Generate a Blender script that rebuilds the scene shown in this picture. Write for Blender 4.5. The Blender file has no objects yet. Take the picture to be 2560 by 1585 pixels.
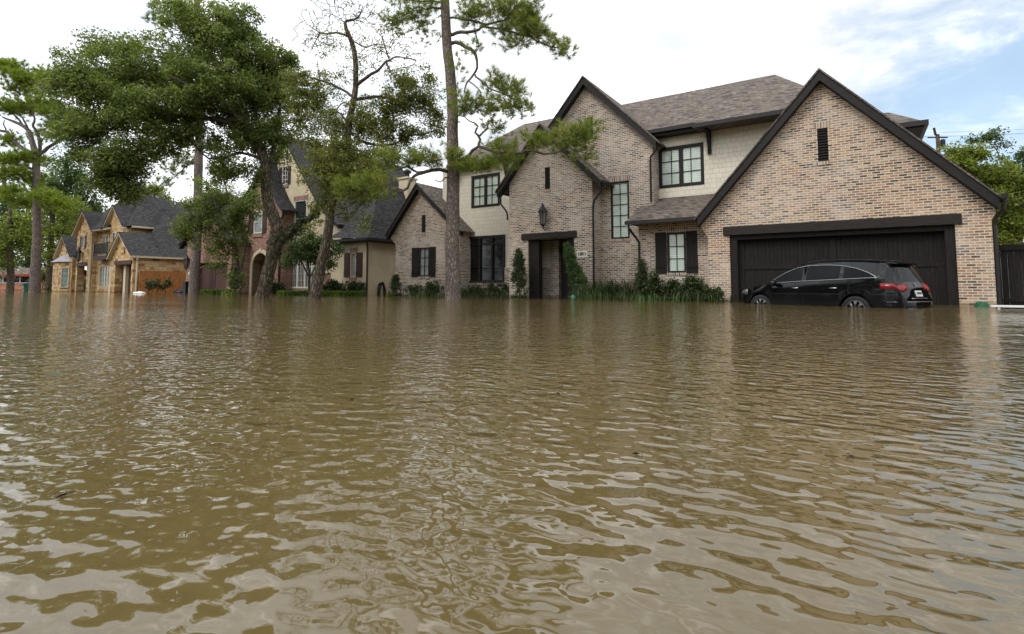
import bpy, bmesh, math, random
import numpy as np
from mathutils import Vector, Matrix
from mathutils.geometry import tessellate_polygon

SC = bpy.context.scene
COL = SC.collection
rnd = random.Random(7)
rng = np.random.default_rng(11)

# ------------------------------------------------------------------ camera
F, CX, HZ, TH, PS, CAMH = 1322., 1280., 715., math.radians(4), math.radians(33.35), .56
PP = HZ - F*math.tan(TH)
cd = bpy.data.cameras.new('camera')
cd.sensor_width = 36; cd.lens = F/2560*36
cd.shift_y = -(792.5-PP)/2560
cd.clip_start = .05; cd.clip_end = 5000
cam = bpy.data.objects.new('camera', cd); COL.objects.link(cam)
cam.location = (0, 0, CAMH); cam.rotation_euler = (math.radians(90)+TH, 0, PS)
SC.camera = cam

# ------------------------------------------------------------------ sky, sun, exposure
SUN_EL, SUN_AZ = 50., 205.        # sun azimuth: degrees from +Y, clockwise
w = bpy.data.worlds.new("World"); SC.world = w; w.use_nodes = True
nt = w.node_tree; nt.nodes.clear()
def N(nt, t, **k):
    n = nt.nodes.new(t)
    for a, b in k.items(): setattr(n, a, b)
    return n
def setin(n, **k):
    for a, b in k.items(): n.inputs[a.replace('_', ' ')].default_value = b
    return n
sky = N(nt, 'ShaderNodeTexSky', sky_type='NISHITA', sun_disc=False,
        sun_elevation=math.radians(SUN_EL), sun_rotation=math.radians(SUN_AZ))
tc = N(nt, 'ShaderNodeTexCoord')
mp = N(nt, 'ShaderNodeMapping'); mp.inputs['Scale'].default_value = (1, 1, 2.6)
nz = setin(N(nt, 'ShaderNodeTexNoise'), Scale=2.2, Detail=7., Roughness=.55, Distortion=.4)
nz2 = setin(N(nt, 'ShaderNodeTexNoise'), Scale=5.5, Detail=6., Roughness=.6, Distortion=.3)
L = nt.links.new
L(tc.outputs['Generated'], mp.inputs['Vector']); L(mp.outputs[0], nz.inputs['Vector']); L(mp.outputs[0], nz2.inputs['Vector'])
def math_(nt, op, a, b=None, c=None, clamp=False):
    n = N(nt, 'ShaderNodeMath', operation=op); n.use_clamp = clamp
    for i, v in enumerate((a, b, c)):
        if v is None: continue
        if isinstance(v, (int, float)): n.inputs[i].default_value = v
        else: nt.links.new(v, n.inputs[i])
    return n.outputs[0]
def ray(px, py):
    x = (px-CX)/F; y = (PP-py)/F
    fw = math.cos(TH)-math.sin(TH)*y; up = math.sin(TH)+math.cos(TH)*y
    return (x*math.cos(PS)-fw*math.sin(PS), x*math.sin(PS)+fw*math.cos(PS), up, fw)
def blue_patch(px, py, r):
    d = Vector(ray(px, py)[:3]).normalized()
    n = N(nt, 'ShaderNodeVectorMath', operation='DISTANCE'); L(tc.outputs['Generated'], n.inputs[0]); n.inputs[1].default_value = d
    q = math_(nt, 'ADD', math_(nt, 'DIVIDE', n.outputs['Value'], r), math_(nt, 'MULTIPLY', math_(nt, 'SUBTRACT', nz2.outputs['Fac'], .5), 1.9))
    return math_(nt, 'MULTIPLY', math_(nt, 'SUBTRACT', 1.15, q, clamp=True), 1.25, clamp=True)
b1 = blue_patch(2440, 265, .17); b1b = blue_patch(2600, 190, .14); b2 = blue_patch(80, 90, .20)
b1 = math_(nt, 'MAXIMUM', b1, b1b)
cov = setin(N(nt, 'ShaderNodeMapRange'), From_Min=.30, From_Max=.52); L(nz.outputs['Fac'], cov.inputs['Value'])
cl = math_(nt, 'MULTIPLY_ADD', cov.outputs[0], .16, .84)
cl = math_(nt, 'SUBTRACT', cl, math_(nt, 'MULTIPLY', b1, .88), clamp=True)
cl = math_(nt, 'SUBTRACT', cl, math_(nt, 'MULTIPLY', b2, .25), clamp=True)
# clouds: white with soft grey undersides
cr = N(nt, 'ShaderNodeValToRGB'); L(nz2.outputs['Fac'], cr.inputs['Fac'])
e_ = cr.color_ramp.elements
e_[0].position = .36; e_[0].color = (7.3, 7.7, 8.3, 1)
e_[1].position = .72; e_[1].color = (16., 16., 15.9, 1)
m_ = e_.new(.53); m_.color = (9.3, 9.5, 9.8, 1)
# clouds glow towards the hidden sun
sdir = Vector((math.sin(math.radians(SUN_AZ))*math.cos(math.radians(SUN_EL)), math.cos(math.radians(SUN_AZ))*math.cos(math.radians(SUN_EL)), math.sin(math.radians(SUN_EL))))
dt = N(nt, 'ShaderNodeVectorMath', operation='DOT_PRODUCT'); L(tc.outputs['Generated'], dt.inputs[0]); dt.inputs[1].default_value = sdir
gl = math_(nt, 'MULTIPLY_ADD', math_(nt, 'POWER', math_(nt, 'MULTIPLY_ADD', dt.outputs['Value'], .5, .5, clamp=True), 2.5), 1.6, 1.08)
crg = N(nt, 'ShaderNodeVectorMath', operation='SCALE'); L(cr.outputs[0], crg.inputs[0]); L(gl, crg.inputs['Scale'])
mx = N(nt, 'ShaderNodeMix', data_type='RGBA'); L(cl, mx.inputs[0])
skb = N(nt, 'ShaderNodeMix', data_type='RGBA', blend_type='ADD'); skb.inputs[0].default_value = 1
L(sky.outputs[0], skb.inputs[6]); skb.inputs[7].default_value = (2.6, 3.7, 4.6, 1)   # thin high veil over the blue
L(skb.outputs[2], mx.inputs[6]); L(crg.outputs[0], mx.inputs[7])
bg = N(nt, 'ShaderNodeBackground'); bg.inputs['Strength'].default_value = .10
wo = N(nt, 'ShaderNodeOutputWorld'); L(mx.outputs[2], bg.inputs['Color']); L(bg.outputs[0], wo.inputs['Surface'])

sl = bpy.data.lights.new('sun', 'SUN'); sl.energy = 1.5; sl.angle = math.radians(14); sl.color = (1, .95, .88)
so = bpy.data.objects.new('sun', sl); COL.objects.link(so)
az, el = math.radians(SUN_AZ), math.radians(SUN_EL)
sd = Vector((math.sin(az)*math.cos(el), math.cos(az)*math.cos(el), math.sin(el)))
so.rotation_euler = (-sd).to_track_quat('-Z', 'Y').to_euler(); so.location = sd*50
vs = SC.view_settings; vs.view_transform = 'Standard'; vs.look = 'None'; vs.exposure = 0.02; vs.gamma = 1; vs.use_curve_mapping = False
SC.cycles.max_bounces = 6; SC.cycles.diffuse_bounces = 3; SC.cycles.glossy_bounces = 3
SC.cycles.transparent_max_bounces = 6; SC.cycles.transmission_bounces = 3
SC.cycles.use_denoising = True; SC.cycles.caustics_reflective = False; SC.cycles.caustics_refractive = False

# ------------------------------------------------------------------ projection helpers (photo pixel -> point in the place)
def PY(px, py, Y):
    r = ray(px, py); t = Y/r[1]; return Vector((r[0]*t, Y, CAMH+r[2]*t))
def PD(px, py, D):
    r = ray(px, py); t = D/r[3]; return Vector((r[0]*t, r[1]*t, CAMH+r[2]*t))
def DO(px, Y):
    r = ray(px, HZ); return r[3]*Y/r[1]
def PW(px, D, z=0.):
    p = PD(px, HZ, D); p.z = z; return p

# ------------------------------------------------------------------ mesh builder
class MB:
    def __init__(s): s.v = []; s.f = []
    def add(s, vs, fs):
        o = len(s.v); s.v += [tuple(p) for p in vs]; s.f += [tuple(i+o for i in f) for f in fs]; return s
    def box(s, x0, x1, y0, y1, z0, z1):
        return s.add([(x0,y0,z0),(x1,y0,z0),(x1,y1,z0),(x0,y1,z0),(x0,y0,z1),(x1,y0,z1),(x1,y1,z1),(x0,y1,z1)],
              [(0,3,2,1),(4,5,6,7),(0,1,5,4),(1,2,6,5),(2,3,7,6),(3,0,4,7)])
    def obox(s, c, ax, ay, az, hx, hy, hz):          # oriented box
        c = Vector(c); ax, ay, az = Vector(ax)*hx, Vector(ay)*hy, Vector(az)*hz
        vs = [c+ax*i+ay*j+az*k for k in (-1,1) for (i,j) in ((-1,-1),(1,-1),(1,1),(-1,1))]
        return s.add(vs, [(0,3,2,1),(4,5,6,7),(0,1,5,4),(1,2,6,5),(2,3,7,6),(3,0,4,7)])
    def prism(s, poly, a, b):                        # poly of 3d points, extruded from offset a to offset b
        n = len(poly); P = [Vector(p) for p in poly]; a, b = Vector(a), Vector(b)
        vs = [p+a for p in P]+[p+b for p in P]
        tri = tessellate_polygon([P])
        nrm = sum(((P[i]-P[0]).cross(P[(i+1)%n]-P[0]) for i in range(1, n-1)), Vector())
        flip = nrm.dot(b-a) > 0
        fs = []
        for t in tri:
            t = list(t)
            if (P[t[1]]-P[t[0]]).cross(P[t[2]]-P[t[0]]).dot(nrm) < 0: t.reverse()
            fs.append(tuple(reversed(t)) if flip else tuple(t))
            fs.append(tuple(i+n for i in (t if flip else reversed(t))))
        for i in range(n):
            j = (i+1)%n
            fs.append((i, j, j+n, i+n) if flip else (j, i, i+n, j+n))
        return s.add(vs, fs)
    def xz(s, poly, y0, y1): return s.prism([(x, 0, z) for x, z in poly], (0,y0,0), (0,y1,0))
    def yz(s, poly, x0, x1): return s.prism([(0, y, z) for y, z in poly], (x0,0,0), (x1,0,0))
    def xy(s, poly, z0, z1): return s.prism([(x, y, 0) for x, y in poly], (0,0,z0), (0,0,z1))
    def wall(s, poly, holes, O=(0,0,0), U=(1,0,0), Nn=(0,1,0), depth=.25, reveal=.14):
        O, U, Nn = Vector(O), Vector(U), Vector(Nn); Z = Vector((0,0,1))
        loops = [[O+U*u+Z*z for u, z in poly]]
        for (a, b, c, d) in holes: loops.append([O+U*u+Z*z for u, z in ((a,c),(b,c),(b,d),(a,d))])
        flat = [p for l in loops for p in l]
        tri = tessellate_polygon(loops); fs = []
        for t in tri:
            t = list(t)
            if (flat[t[1]]-flat[t[0]]).cross(flat[t[2]]-flat[t[0]]).dot(Nn) > 0: t.reverse()
            fs.append(tuple(t))
        s.add(flat, fs)
        for k, l in enumerate(loops):
            n = len(l); dd = Nn*(depth if k == 0 else reveal)
            area = sum((l[i].cross(l[(i+1)%n]) for i in range(n)), Vector()).dot(Nn)
            ff = []
            for i in range(n):
                j = (i+1)%n; q = (i, j, j+n, i+n)
                if (area > 0) != (k > 0): q = q[::-1]
                ff.append(q)
            s.add([p for p in l]+[p+dd for p in l], ff)
        return s
    def tube(s, pts, rad, n=8, cap=True):
        P = [Vector(p) for p in pts]; m = len(P)
        if isinstance(rad, (int, float)): rad = [rad]*m
        d = (P[1]-P[0]).normalized()
        a = d.orthogonal().normalized(); vs = []
        for i in range(m):
            t = (P[min(i+1, m-1)]-P[max(i-1, 0)])
            if t.length < 1e-9: t = d.copy()
            t.normalize(); a = (a-t*a.dot(t))
            if a.length < 1e-6: a = t.orthogonal()
            a.normalize(); b = t.cross(a)
            for k in range(n):
                q = 2*math.pi*k/n; vs.append(P[i]+(a*math.cos(q)+b*math.sin(q))*rad[i])
        fs = [(i*n+k, i*n+(k+1)%n, (i+1)*n+(k+1)%n, (i+1)*n+k) for i in range(m-1) for k in range(n)]
        if cap: fs += [tuple(reversed(range(n))), tuple(range((m-1)*n, m*n))]
        return s.add(vs, fs)
    def lathe(s, prof, c, ax=(0,0,1), n=16):
        c = Vector(c); ax = Vector(ax).normalized(); a = ax.orthogonal().normalized(); b = ax.cross(a)
        vs = [c+ax*h+(a*math.cos(2*math.pi*k/n)+b*math.sin(2*math.pi*k/n))*r for r, h in prof for k in range(n)]
        m = len(prof)
        fs = [(i*n+k, i*n+(k+1)%n, (i+1)*n+(k+1)%n, (i+1)*n+k) for i in range(m-1) for k in range(n)]
        fs += [tuple(reversed(range(n))), tuple(range((m-1)*n, m*n))]
        return s.add(vs, fs)
    def build(s, name, mat, parent=None, smooth=False):
        me = bpy.data.meshes.new(name)
        o = ORG.get(parent.name, Vector()) if parent else Vector()
        if parent is None and s.v and s.__dict__.get('org'): o = s.org
        me.from_pydata([tuple(Vector(p)-o) for p in s.v], [], s.f)
        me.materials.append(mat)
        if smooth: me.polygons.foreach_set('use_smooth', [True]*len(me.polygons))
        me.update()
        ob = bpy.data.objects.new(name, me); COL.objects.link(ob)
        if parent: ob.parent = parent; ORG[ob.name] = o
        else: ob.location = o
        return ob
ORG = {}
def thing(name, label, cat, loc, group=None):
    o = bpy.data.objects.new(name, None); COL.objects.link(o); o.empty_display_size = .3
    o.location = loc; ORG[o.name] = Vector(loc)
    o['label'] = label; o['category'] = cat
    if group: o['group'] = group
    return o
def tag(o, label, cat, group=None):
    o['label'] = label; o['category'] = cat
    if group: o['group'] = group
    return o
def quads(name, V, mat, parent=None, k=4, smooth=False):
    """fast mesh of separate k-gons; V has shape (n*k, 3)"""
    me = bpy.data.meshes.new(name); V = np.asarray(V, dtype=np.float32)
    if parent is not None: V = V-np.array(ORG[parent.name], dtype=np.float32)
    n = len(V)//k
    me.vertices.add(n*k); me.vertices.foreach_set('co', V.ravel())
    me.loops.add(n*k); me.loops.foreach_set('vertex_index', np.arange(n*k, dtype=np.int32))
    me.polygons.add(n); me.polygons.foreach_set('loop_start', np.arange(0, n*k, k, dtype=np.int32))
    me.polygons.foreach_set('loop_total', np.full(n, k, dtype=np.int32))
    me.update(calc_edges=True); me.materials.append(mat)
    ob = bpy.data.objects.new(name, me); COL.objects.link(ob)
    if parent is not None: ob.parent = parent; ORG[ob.name] = ORG[parent.name]
    return ob

# ------------------------------------------------------------------ materials
def newmat(name):
    m = bpy.data.materials.new(name); m.use_nodes = True
    t = m.node_tree; return m, t, t.nodes['Principled BSDF']
def ramp(t, fac, stops, interp='LINEAR'):
    r = N(t, 'ShaderNodeValToRGB'); r.color_ramp.interpolation = interp
    e = r.color_ramp.elements
    while len(e) < len(stops): e.new(.5)
    for el_, (p, c) in zip(e, stops): el_.position = p; el_.color = (*c, 1)
    t.links.new(fac, r.inputs['Fac']); return r.outputs[0]
def mixc(t, fac, a, b, blend='MIX'):
    m = N(t, 'ShaderNodeMix', data_type='RGBA', blend_type=blend)
    for s_, v in ((0, fac), (6, a), (7, b)):
        if isinstance(v, (int, float)): m.inputs[s_].default_value = v
        elif isinstance(v, tuple): m.inputs[s_].default_value = (*v, 1)
        else: t.links.new(v, m.inputs[s_])
    return m.outputs[2]
def noise(t, vec, scale, detail=4., rough=.55, dist=0.):
    n = setin(N(t, 'ShaderNodeTexNoise'), Scale=scale, Detail=detail, Roughness=rough, Distortion=dist)
    if vec is not None: t.links.new(vec, n.inputs['Vector'])
    return n.outputs['Fac']
def mapped(t, scale=(1,1,1), out='Object'):
    c = N(t, 'ShaderNodeTexCoord'); m = N(t, 'ShaderNodeMapping'); m.inputs['Scale'].default_value = scale
    t.links.new(c.outputs[out], m.inputs['Vector']); return m.outputs[0]
def bump(t, p, h, strength=.5, dist=.02):
    b = setin(N(t, 'ShaderNodeBump'), Strength=strength, Distance=dist)
    t.links.new(h, b.inputs['Height']); t.links.new(b.outputs[0], p.inputs['Normal'])
def plain(name, col, rough=.6, var=.25, scale=6., spec=.25, metal=0., bmp=.15, stretch=(1,1,1), coat=0.):
    m, t, p = newmat(name)
    v = mapped(t, stretch); f = noise(t, v, scale, 6.)
    c = ramp(t, f, [(.3, tuple(x*(1-var) for x in col)), (.7, tuple(min(1, x*(1+var)) for x in col))])
    t.links.new(c, p.inputs['Base Color'])
    setin(p, Roughness=rough, Metallic=metal); p.inputs['Specular IOR Level'].default_value = spec
    p.inputs['Coat Weight'].default_value = coat
    if bmp: bump(t, p, f, bmp, .02)
    return m
def brickuv(t, swap=False, warp=.0):
    c = N(t, 'ShaderNodeTexCoord'); s = N(t, 'ShaderNodeSeparateXYZ'); t.links.new(c.outputs['Object'], s.inputs[0])
    u = math_(t, 'ADD', s.outputs[0], s.outputs[1]); v = s.outputs[2]
    if warp:
        nv = noise(t, c.outputs['Object'], 2.5, 3.)
        v = math_(t, 'ADD', v, math_(t, 'MULTIPLY', math_(t, 'SUBTRACT', nv, .5), warp))
    k = N(t, 'ShaderNodeCombineXYZ')
    t.links.new(v if swap else u, k.inputs[0]); t.links.new(u if swap else v, k.inputs[1])
    return k.outputs[0], c.outputs['Object']
def brick_mat(name, stops, mortar, wd=.25, rh=.09, ms=.014, swap=False, wash=None, warp=.012, bmp=.5, squash=1., sf=2, rough=.85, offset=.5, smooth=.15, mott=.35):
    m, t, p = newmat(name)
    uv, ob = brickuv(t, swap, warp)
    b = N(t, 'ShaderNodeTexBrick'); b.offset = offset; b.squash = squash; b.squash_frequency = sf
    setin(b, Color1=(0,0,0,1), Color2=(1,1,1,1), Mortar=(.5,.5,.5,1), Scale=1., Mortar_Size=ms, Mortar_Smooth=smooth, Bias=0., Brick_Width=wd, Row_Height=rh)
    t.links.new(uv, b.inputs['Vector'])
    c = ramp(t, b.outputs['Color'], stops)
    mo = noise(t, ob, 38., 5., .6)
    c = mixc(t, mott, c, ramp(t, mo, [(.3, (.25,.24,.22)), (.7, (.9,.88,.84))]), 'OVERLAY')
    mfac = b.outputs['Fac']
    if wash:
        wn = noise(t, ob, .55, 5., .62, .5)
        wf = ramp(t, wn, [(.46, (0,0,0)), (.72, (1,1,1))])
        wn2 = noise(t, ob, 11., 4., .7)
        wf2 = math_(t, 'MULTIPLY', wf, math_(t, 'MULTIPLY_ADD', wn2, 1.5, -.25, clamp=True))
        c = mixc(t, math_(t, 'MULTIPLY', wf2, wash[1]), c, wash[0])
        # broad light and dark weathering
        big = noise(t, ob, .9, 3.)
        c = mixc(t, .5, c, ramp(t, big, [(.3, (.36,.35,.34)), (.7, (.62,.61,.6))]), 'OVERLAY')
    if wash:
        warm = noise(t, ob, .28, 3., .5, .6)
        c = mixc(t, ramp(t, warm, [(.45, (0,0,0)), (.68, (.5,.5,.5))]), c, (1.08,.92,.76), 'MULTIPLY')
    mc = mixc(t, noise(t, ob, 9., 3.), tuple(x*.72 for x in mortar), mortar)
    c = mixc(t, mfac, c, mc)
    if name.endswith('brick') or name.endswith('limestone'):
        sx = N(t, 'ShaderNodeSeparateXYZ'); t.links.new(ob, sx.inputs[0])
        lev = math_(t, 'MULTIPLY_ADD', noise(t, ob, 3.5, 4.), .22, -.02)
        wet = setin(N(t, 'ShaderNodeMapRange'), From_Min=-.05, From_Max=.05, To_Min=1., To_Max=0.); t.links.new(math_(t, 'SUBTRACT', sx.outputs[2], lev), wet.inputs['Value'])
        c = mixc(t, math_(t, 'MULTIPLY', wet.outputs[0], .75), c, (.42,.36,.28), 'MULTIPLY')
    t.links.new(c, p.inputs['Base Color']); setin(p, Roughness=rough); p.inputs['Specular IOR Level'].default_value = .2
    h = math_(t, 'SUBTRACT', math_(t, 'MULTIPLY', mo, .3), mfac)
    bump(t, p, h, bmp, .012)
    return m
M = {}
PALE = [(0, (0.054,0.044,0.039)), (.13, (0.099,0.075,0.061)), (.24, (0.179,0.117,0.082)), (.36, (0.256,0.171,0.122)), (.48, (0.322,0.233,0.169)), (.60, (0.373,0.291,0.220)), (.70, (0.286,0.200,0.143)), (.80, (0.236,0.147,0.102)), (.88, (0.198,0.137,0.102)), (1, (0.436,0.366,0.297))]
PALEWARM = [(0, (0.056,0.041,0.030)), (.13, (0.102,0.069,0.046)), (.24, (0.187,0.107,0.062)), (.36, (0.266,0.157,0.093)), (.48, (0.334,0.213,0.128)), (.60, (0.387,0.267,0.167)), (.70, (0.297,0.183,0.109)), (.80, (0.246,0.134,0.078)), (.88, (0.206,0.126,0.078)), (1, (0.453,0.335,0.226))]
M['brick'] = brick_mat('whitewashed_brick', PALE, (.64,.60,.53), wd=.225, rh=.080, ms=.013, wash=((.66,.63,.58), .8))
M['brickwarm'] = brick_mat('warm_whitewashed_brick', PALEWARM, (.62,.57,.485), wd=.225, rh=.080, ms=.013, wash=((.66,.63,.58), .8))
M['soldier'] = brick_mat('soldier_brick', PALE, (.58,.53,.46), wd=.3, rh=.085, swap=True, offset=0., wash=((.55,.5,.45), .5))
RED = [(0, (.06,.035,.032)), (.2, (.14,.062,.045)), (.45, (.235,.10,.066)), (.7, (.30,.14,.09)), (.88, (.21,.08,.058)), (1, (.36,.24,.175))]
M['redbrick'] = brick_mat('red_brick', RED, (.36,.29,.23), wd=.225, rh=.08, ms=.012, warp=.012)
M['redsoldier'] = brick_mat('red_soldier_brick', RED, (.34,.28,.23), wd=.3, rh=.085, swap=True, offset=0.)
STONE = [(0, (0.196,0.104,0.047)), (.12, (0.294,0.162,0.070)), (.3, (0.412,0.261,0.117)), (.5, (0.510,0.351,0.172)), (.7, (0.568,0.414,0.226)), (.87, (0.431,0.288,0.148)), (1, (0.265,0.135,0.062))]
M['stone'] = brick_mat('golden_limestone', STONE, (.40,.31,.19), wd=.55, rh=.24, ms=.02, warp=.10, squash=.6, sf=2, bmp=.8, mott=.5)
M['shake'] = brick_mat('cream_shake_siding', [(0, (.62,.575,.475)), (.5, (.65,.605,.50)), (1, (.68,.63,.525))], (.53,.49,.40), wd=.24, rh=.20, ms=.007, warp=.10, bmp=.6, smooth=.4, mott=.12, squash=.7, sf=3)
def shingle(name, stops, dark, wd=.22, rh=.10):
    return brick_mat(name, stops, dark, wd=wd, rh=rh, ms=.009, warp=.01, bmp=.7, smooth=.6, rough=.9, mott=.45, squash=.75, sf=3)
M['roof'] = shingle('brown_shingle', [(0, (0.052,0.045,0.040)), (.3, (0.102,0.087,0.076)), (.6, (0.143,0.120,0.102)), (.85, (0.113,0.087,0.072)), (1, (0.181,0.158,0.139))], (0.050,0.042,0.038))
M['roofdark'] = shingle('charcoal_shingle', [(0, (.024,.024,.026)), (.5, (.040,.039,.040)), (1, (.060,.058,.058))], (.018,.018,.02))
M['trim'] = plain('dark_brown_trim', (.013,.0115,.0105), .6, .3, 9.)
M['gutter'] = plain('dark_gutter', (.020,.017,.016), .4, .2, 4., bmp=0)
M['cedar'] = plain('dark_stained_timber', (.0125,.010,.009), .8, .5, 3., stretch=(14,14,1), bmp=.5)
M['beam'] = plain('dark_timber_beam', (.020,.0165,.014), .75, .4, 4., stretch=(1,8,14), bmp=.4)
M['stucco'] = plain('cream_stucco', (.50,.425,.295), .9, .13, 1.3, spec=.2, bmp=.12)
M['tantrim'] = plain('tan_painted_trim', (.56,.47,.33), .6, .08, 4., bmp=0)
M['white'] = plain('white_painted_frame', (.72,.70,.64), .5, .06, 5., bmp=0)
M['plaque'] = plain('pale_stone_plaque', (.70,.67,.58), .8, .08, 9.)
M['limestone'] = plain('cast_stone', (.52,.44,.31), .85, .15, 5.)
M['shutterbrown'] = plain('brown_shutter', (.045,.024,.019), .6, .3, 5., stretch=(10,10,1))
M['door'] = plain('dark_door', (.015,.012,.011), .5, .3, 4., stretch=(8,8,1))
M['purpledoor'] = plain('plum_brown_garage_door', (.080,.040,.034), .65, .2, 4., stretch=(8,8,1))
M['fenceorange'] = plain('orange_cedar_boards', (.36,.145,.045), .75, .35, 2.2, stretch=(9,9,1), bmp=.4)
M['iron'] = plain('black_iron', (.012,.012,.013), .45, .2, 8., bmp=0)
M['flashing'] = plain('grey_metal_roof', (.26,.25,.27), .4, .15, 3., bmp=0)
M['interior'] = plain('dim_interior', (.03,.028,.026), .9, .3, 3.)
def blinds(name, a, b, pitch, spec=.5, rough=.08):
    m, t, p = newmat(name)
    c = N(t, 'ShaderNodeTexCoord'); s = N(t, 'ShaderNodeSeparateXYZ'); t.links.new(c.outputs['Object'], s.inputs[0])
    f = math_(t, 'FRACT', math_(t, 'DIVIDE', s.outputs[2], pitch))
    nn = noise(t, c.outputs['Object'], 1.7, 3.)
    col = ramp(t, f, [(0, tuple(x*.55 for x in a)), (.16, a), (.8, b), (1, tuple(x*.75 for x in b))])
    col = mixc(t, .35, col, ramp(t, nn, [(.35, (.3,.3,.3)), (.65, (.7,.7,.7))]), 'OVERLAY')
    t.links.new(col, p.inputs['Base Color']); setin(p, Roughness=rough); p.inputs['Specular IOR Level'].default_value = spec
    p.inputs['Coat Weight'].default_value = .6; p.inputs['Coat Roughness'].default_value = .03
    return m
M['blind'] = blinds('window_with_pale_blinds', (.42,.50,.43), (.56,.64,.55), .085, rough=.5)
M['blindgrey'] = blinds('window_with_grey_blinds', (.17,.19,.175), (.26,.29,.27), .07, rough=.5)
M['curtain'] = blinds('window_with_green_curtain', (.13,.18,.165), (.19,.25,.23), .5, rough=.5)
def glassy(name, col, rough=.04, spec=.8):
    m, t, p = newmat(name)
    nn = noise(t, mapped(t), 1.2, 4.)
    c = ramp(t, nn, [(.3, tuple(x*.5 for x in col)), (.7, tuple(x*1.6 for x in col))])
    t.links.new(c, p.inputs['Base Color']); setin(p, Roughness=rough); p.inputs['Specular IOR Level'].default_value = spec
    return m
M['glassdark'] = glassy('dark_window_glass', (.010,.010,.009), .05, .35)
M['glass'] = glassy('window_glass', (.022,.027,.026), .03, .8)
def bark(name, a, b, scale, stretch, bm=.9):
    m, t, p = newmat(name)
    v = mapped(t, stretch)
    vo = N(t, 'ShaderNodeTexVoronoi', feature='DISTANCE_TO_EDGE'); setin(vo, Scale=scale)
    wn = N(t, 'ShaderNodeTexNoise'); setin(wn, Scale=scale*.8, Detail=4.)
    t.links.new(v, wn.inputs['Vector'])
    vv = N(t, 'ShaderNodeVectorMath', operation='MULTIPLY_ADD'); t.links.new(wn.outputs['Color'], vv.inputs[0]); vv.inputs[1].default_value = (.25,.25,.25); t.links.new(v, vv.inputs[2])
    t.links.new(vv.outputs[0], vo.inputs['Vector'])
    e = math_(t, 'MULTIPLY', vo.outputs['Distance'], 4., clamp=True)
    f2 = noise(t, v, scale*2.2, 6., .65)
    h = math_(t, 'ADD', math_(t, 'MULTIPLY', e, .7), math_(t, 'MULTIPLY', f2, .5))
    c = ramp(t, h, [(.15, tuple(x*.5 for x in a)), (.5, a), (.95, b)])
    big = noise(t, mapped(t), .8, 3.)
    c = mixc(t, .5, c, ramp(t, big, [(.3, (.35,.35,.34)), (.7, (.66,.64,.62))]), 'OVERLAY')
    t.links.new(c, p.inputs['Base Color']); setin(p, Roughness=.92); p.inputs['Specular IOR Level'].default_value = .15
    bump(t, p, h, bm, .05); return m
M['pinebark'] = bark('pine_bark', (.135,.110,.094), (.235,.202,.176), 8., (1.5,1.5,.6), .6)
M['oakbark'] = bark('oak_bark', (.066,.053,.038), (.165,.138,.102), 7., (1.6,1.6,.40))
M['limbbark'] = bark('limb_bark', (.07,.058,.048), (.16,.135,.115), 8., (1,1,1), .5)
def leafmat(name, stops, transl=.35, rough=.5):
    m, t, p = newmat(name)
    g = N(t, 'ShaderNodeNewGeometry')
    big = noise(t, mapped(t), .9, 2.)
    f = math_(t, 'MULTIPLY_ADD', math_(t, 'SUBTRACT', big, .5), .9, g.outputs['Random Per Island'], clamp=True)
    c = ramp(t, f, stops)
    t.links.new(c, p.inputs['Base Color']); setin(p, Roughness=rough); p.inputs['Specular IOR Level'].default_value = .3
    tr = N(t, 'ShaderNodeBsdfTranslucent'); t.links.new(mixc(t, 1., c, (1.25,1.35,.6), 'MULTIPLY'), tr.inputs['Color'])
    ms = N(t, 'ShaderNodeMixShader'); ms.inputs[0].default_value = transl
    t.links.new(p.outputs[0], ms.inputs[1]); t.links.new(tr.outputs[0], ms.inputs[2])
    t.links.new(ms.outputs[0], t.nodes['Material Output'].inputs['Surface']); return m
M['oakleaf'] = leafmat('oak_leaf', [(0, (0.066,0.093,0.029)), (.45, (0.119,0.158,0.050)), (.85, (0.182,0.221,0.071)), (1, (0.254,0.265,0.089))], .5)
M['oliveleaf'] = leafmat('olive_leaf', [(0, (.075,.095,.032)), (.5, (.145,.165,.055)), (.85, (.23,.23,.075)), (1, (.32,.26,.085))], .5)
M['brightleaf'] = leafmat('bright_leaf', [(0, (0.072,0.098,0.018)), (.5, (0.150,0.190,0.037)), (1, (0.264,0.287,0.066))], .45)
M['darkleaf'] = leafmat('dark_leaf', [(0, (0.033,0.065,0.021)), (.5, (0.060,0.104,0.030)), (1, (0.100,0.155,0.045))], .3)
M['shrub'] = leafmat('shrub_leaf', [(0, (.018,.030,.011)), (.5, (.034,.054,.018)), (1, (.075,.10,.032))], .25)
M['hedge'] = leafmat('hedge_leaf', [(0, (.045,.085,.012)), (.5, (.085,.145,.020)), (1, (.14,.21,.030))], .3)
M['needle'] = leafmat('pine_needle', [(0, (0.089,0.129,0.029)), (.5, (0.169,0.221,0.042)), (.85, (0.265,0.289,0.058)), (1, (0.354,0.258,0.071))], .42)
M['needledark'] = leafmat('dark_pine_needle', [(0, (0.065,0.101,0.032)), (.5, (0.113,0.160,0.046)), (.9, (0.177,0.221,0.060)), (1, (0.273,0.228,0.071))], .42)
M['needlebright'] = leafmat('bright_pine_needle', [(0, (0.106,0.161,0.020)), (.5, (0.188,0.253,0.029)), (1, (0.288,0.333,0.046))], .35)
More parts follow.
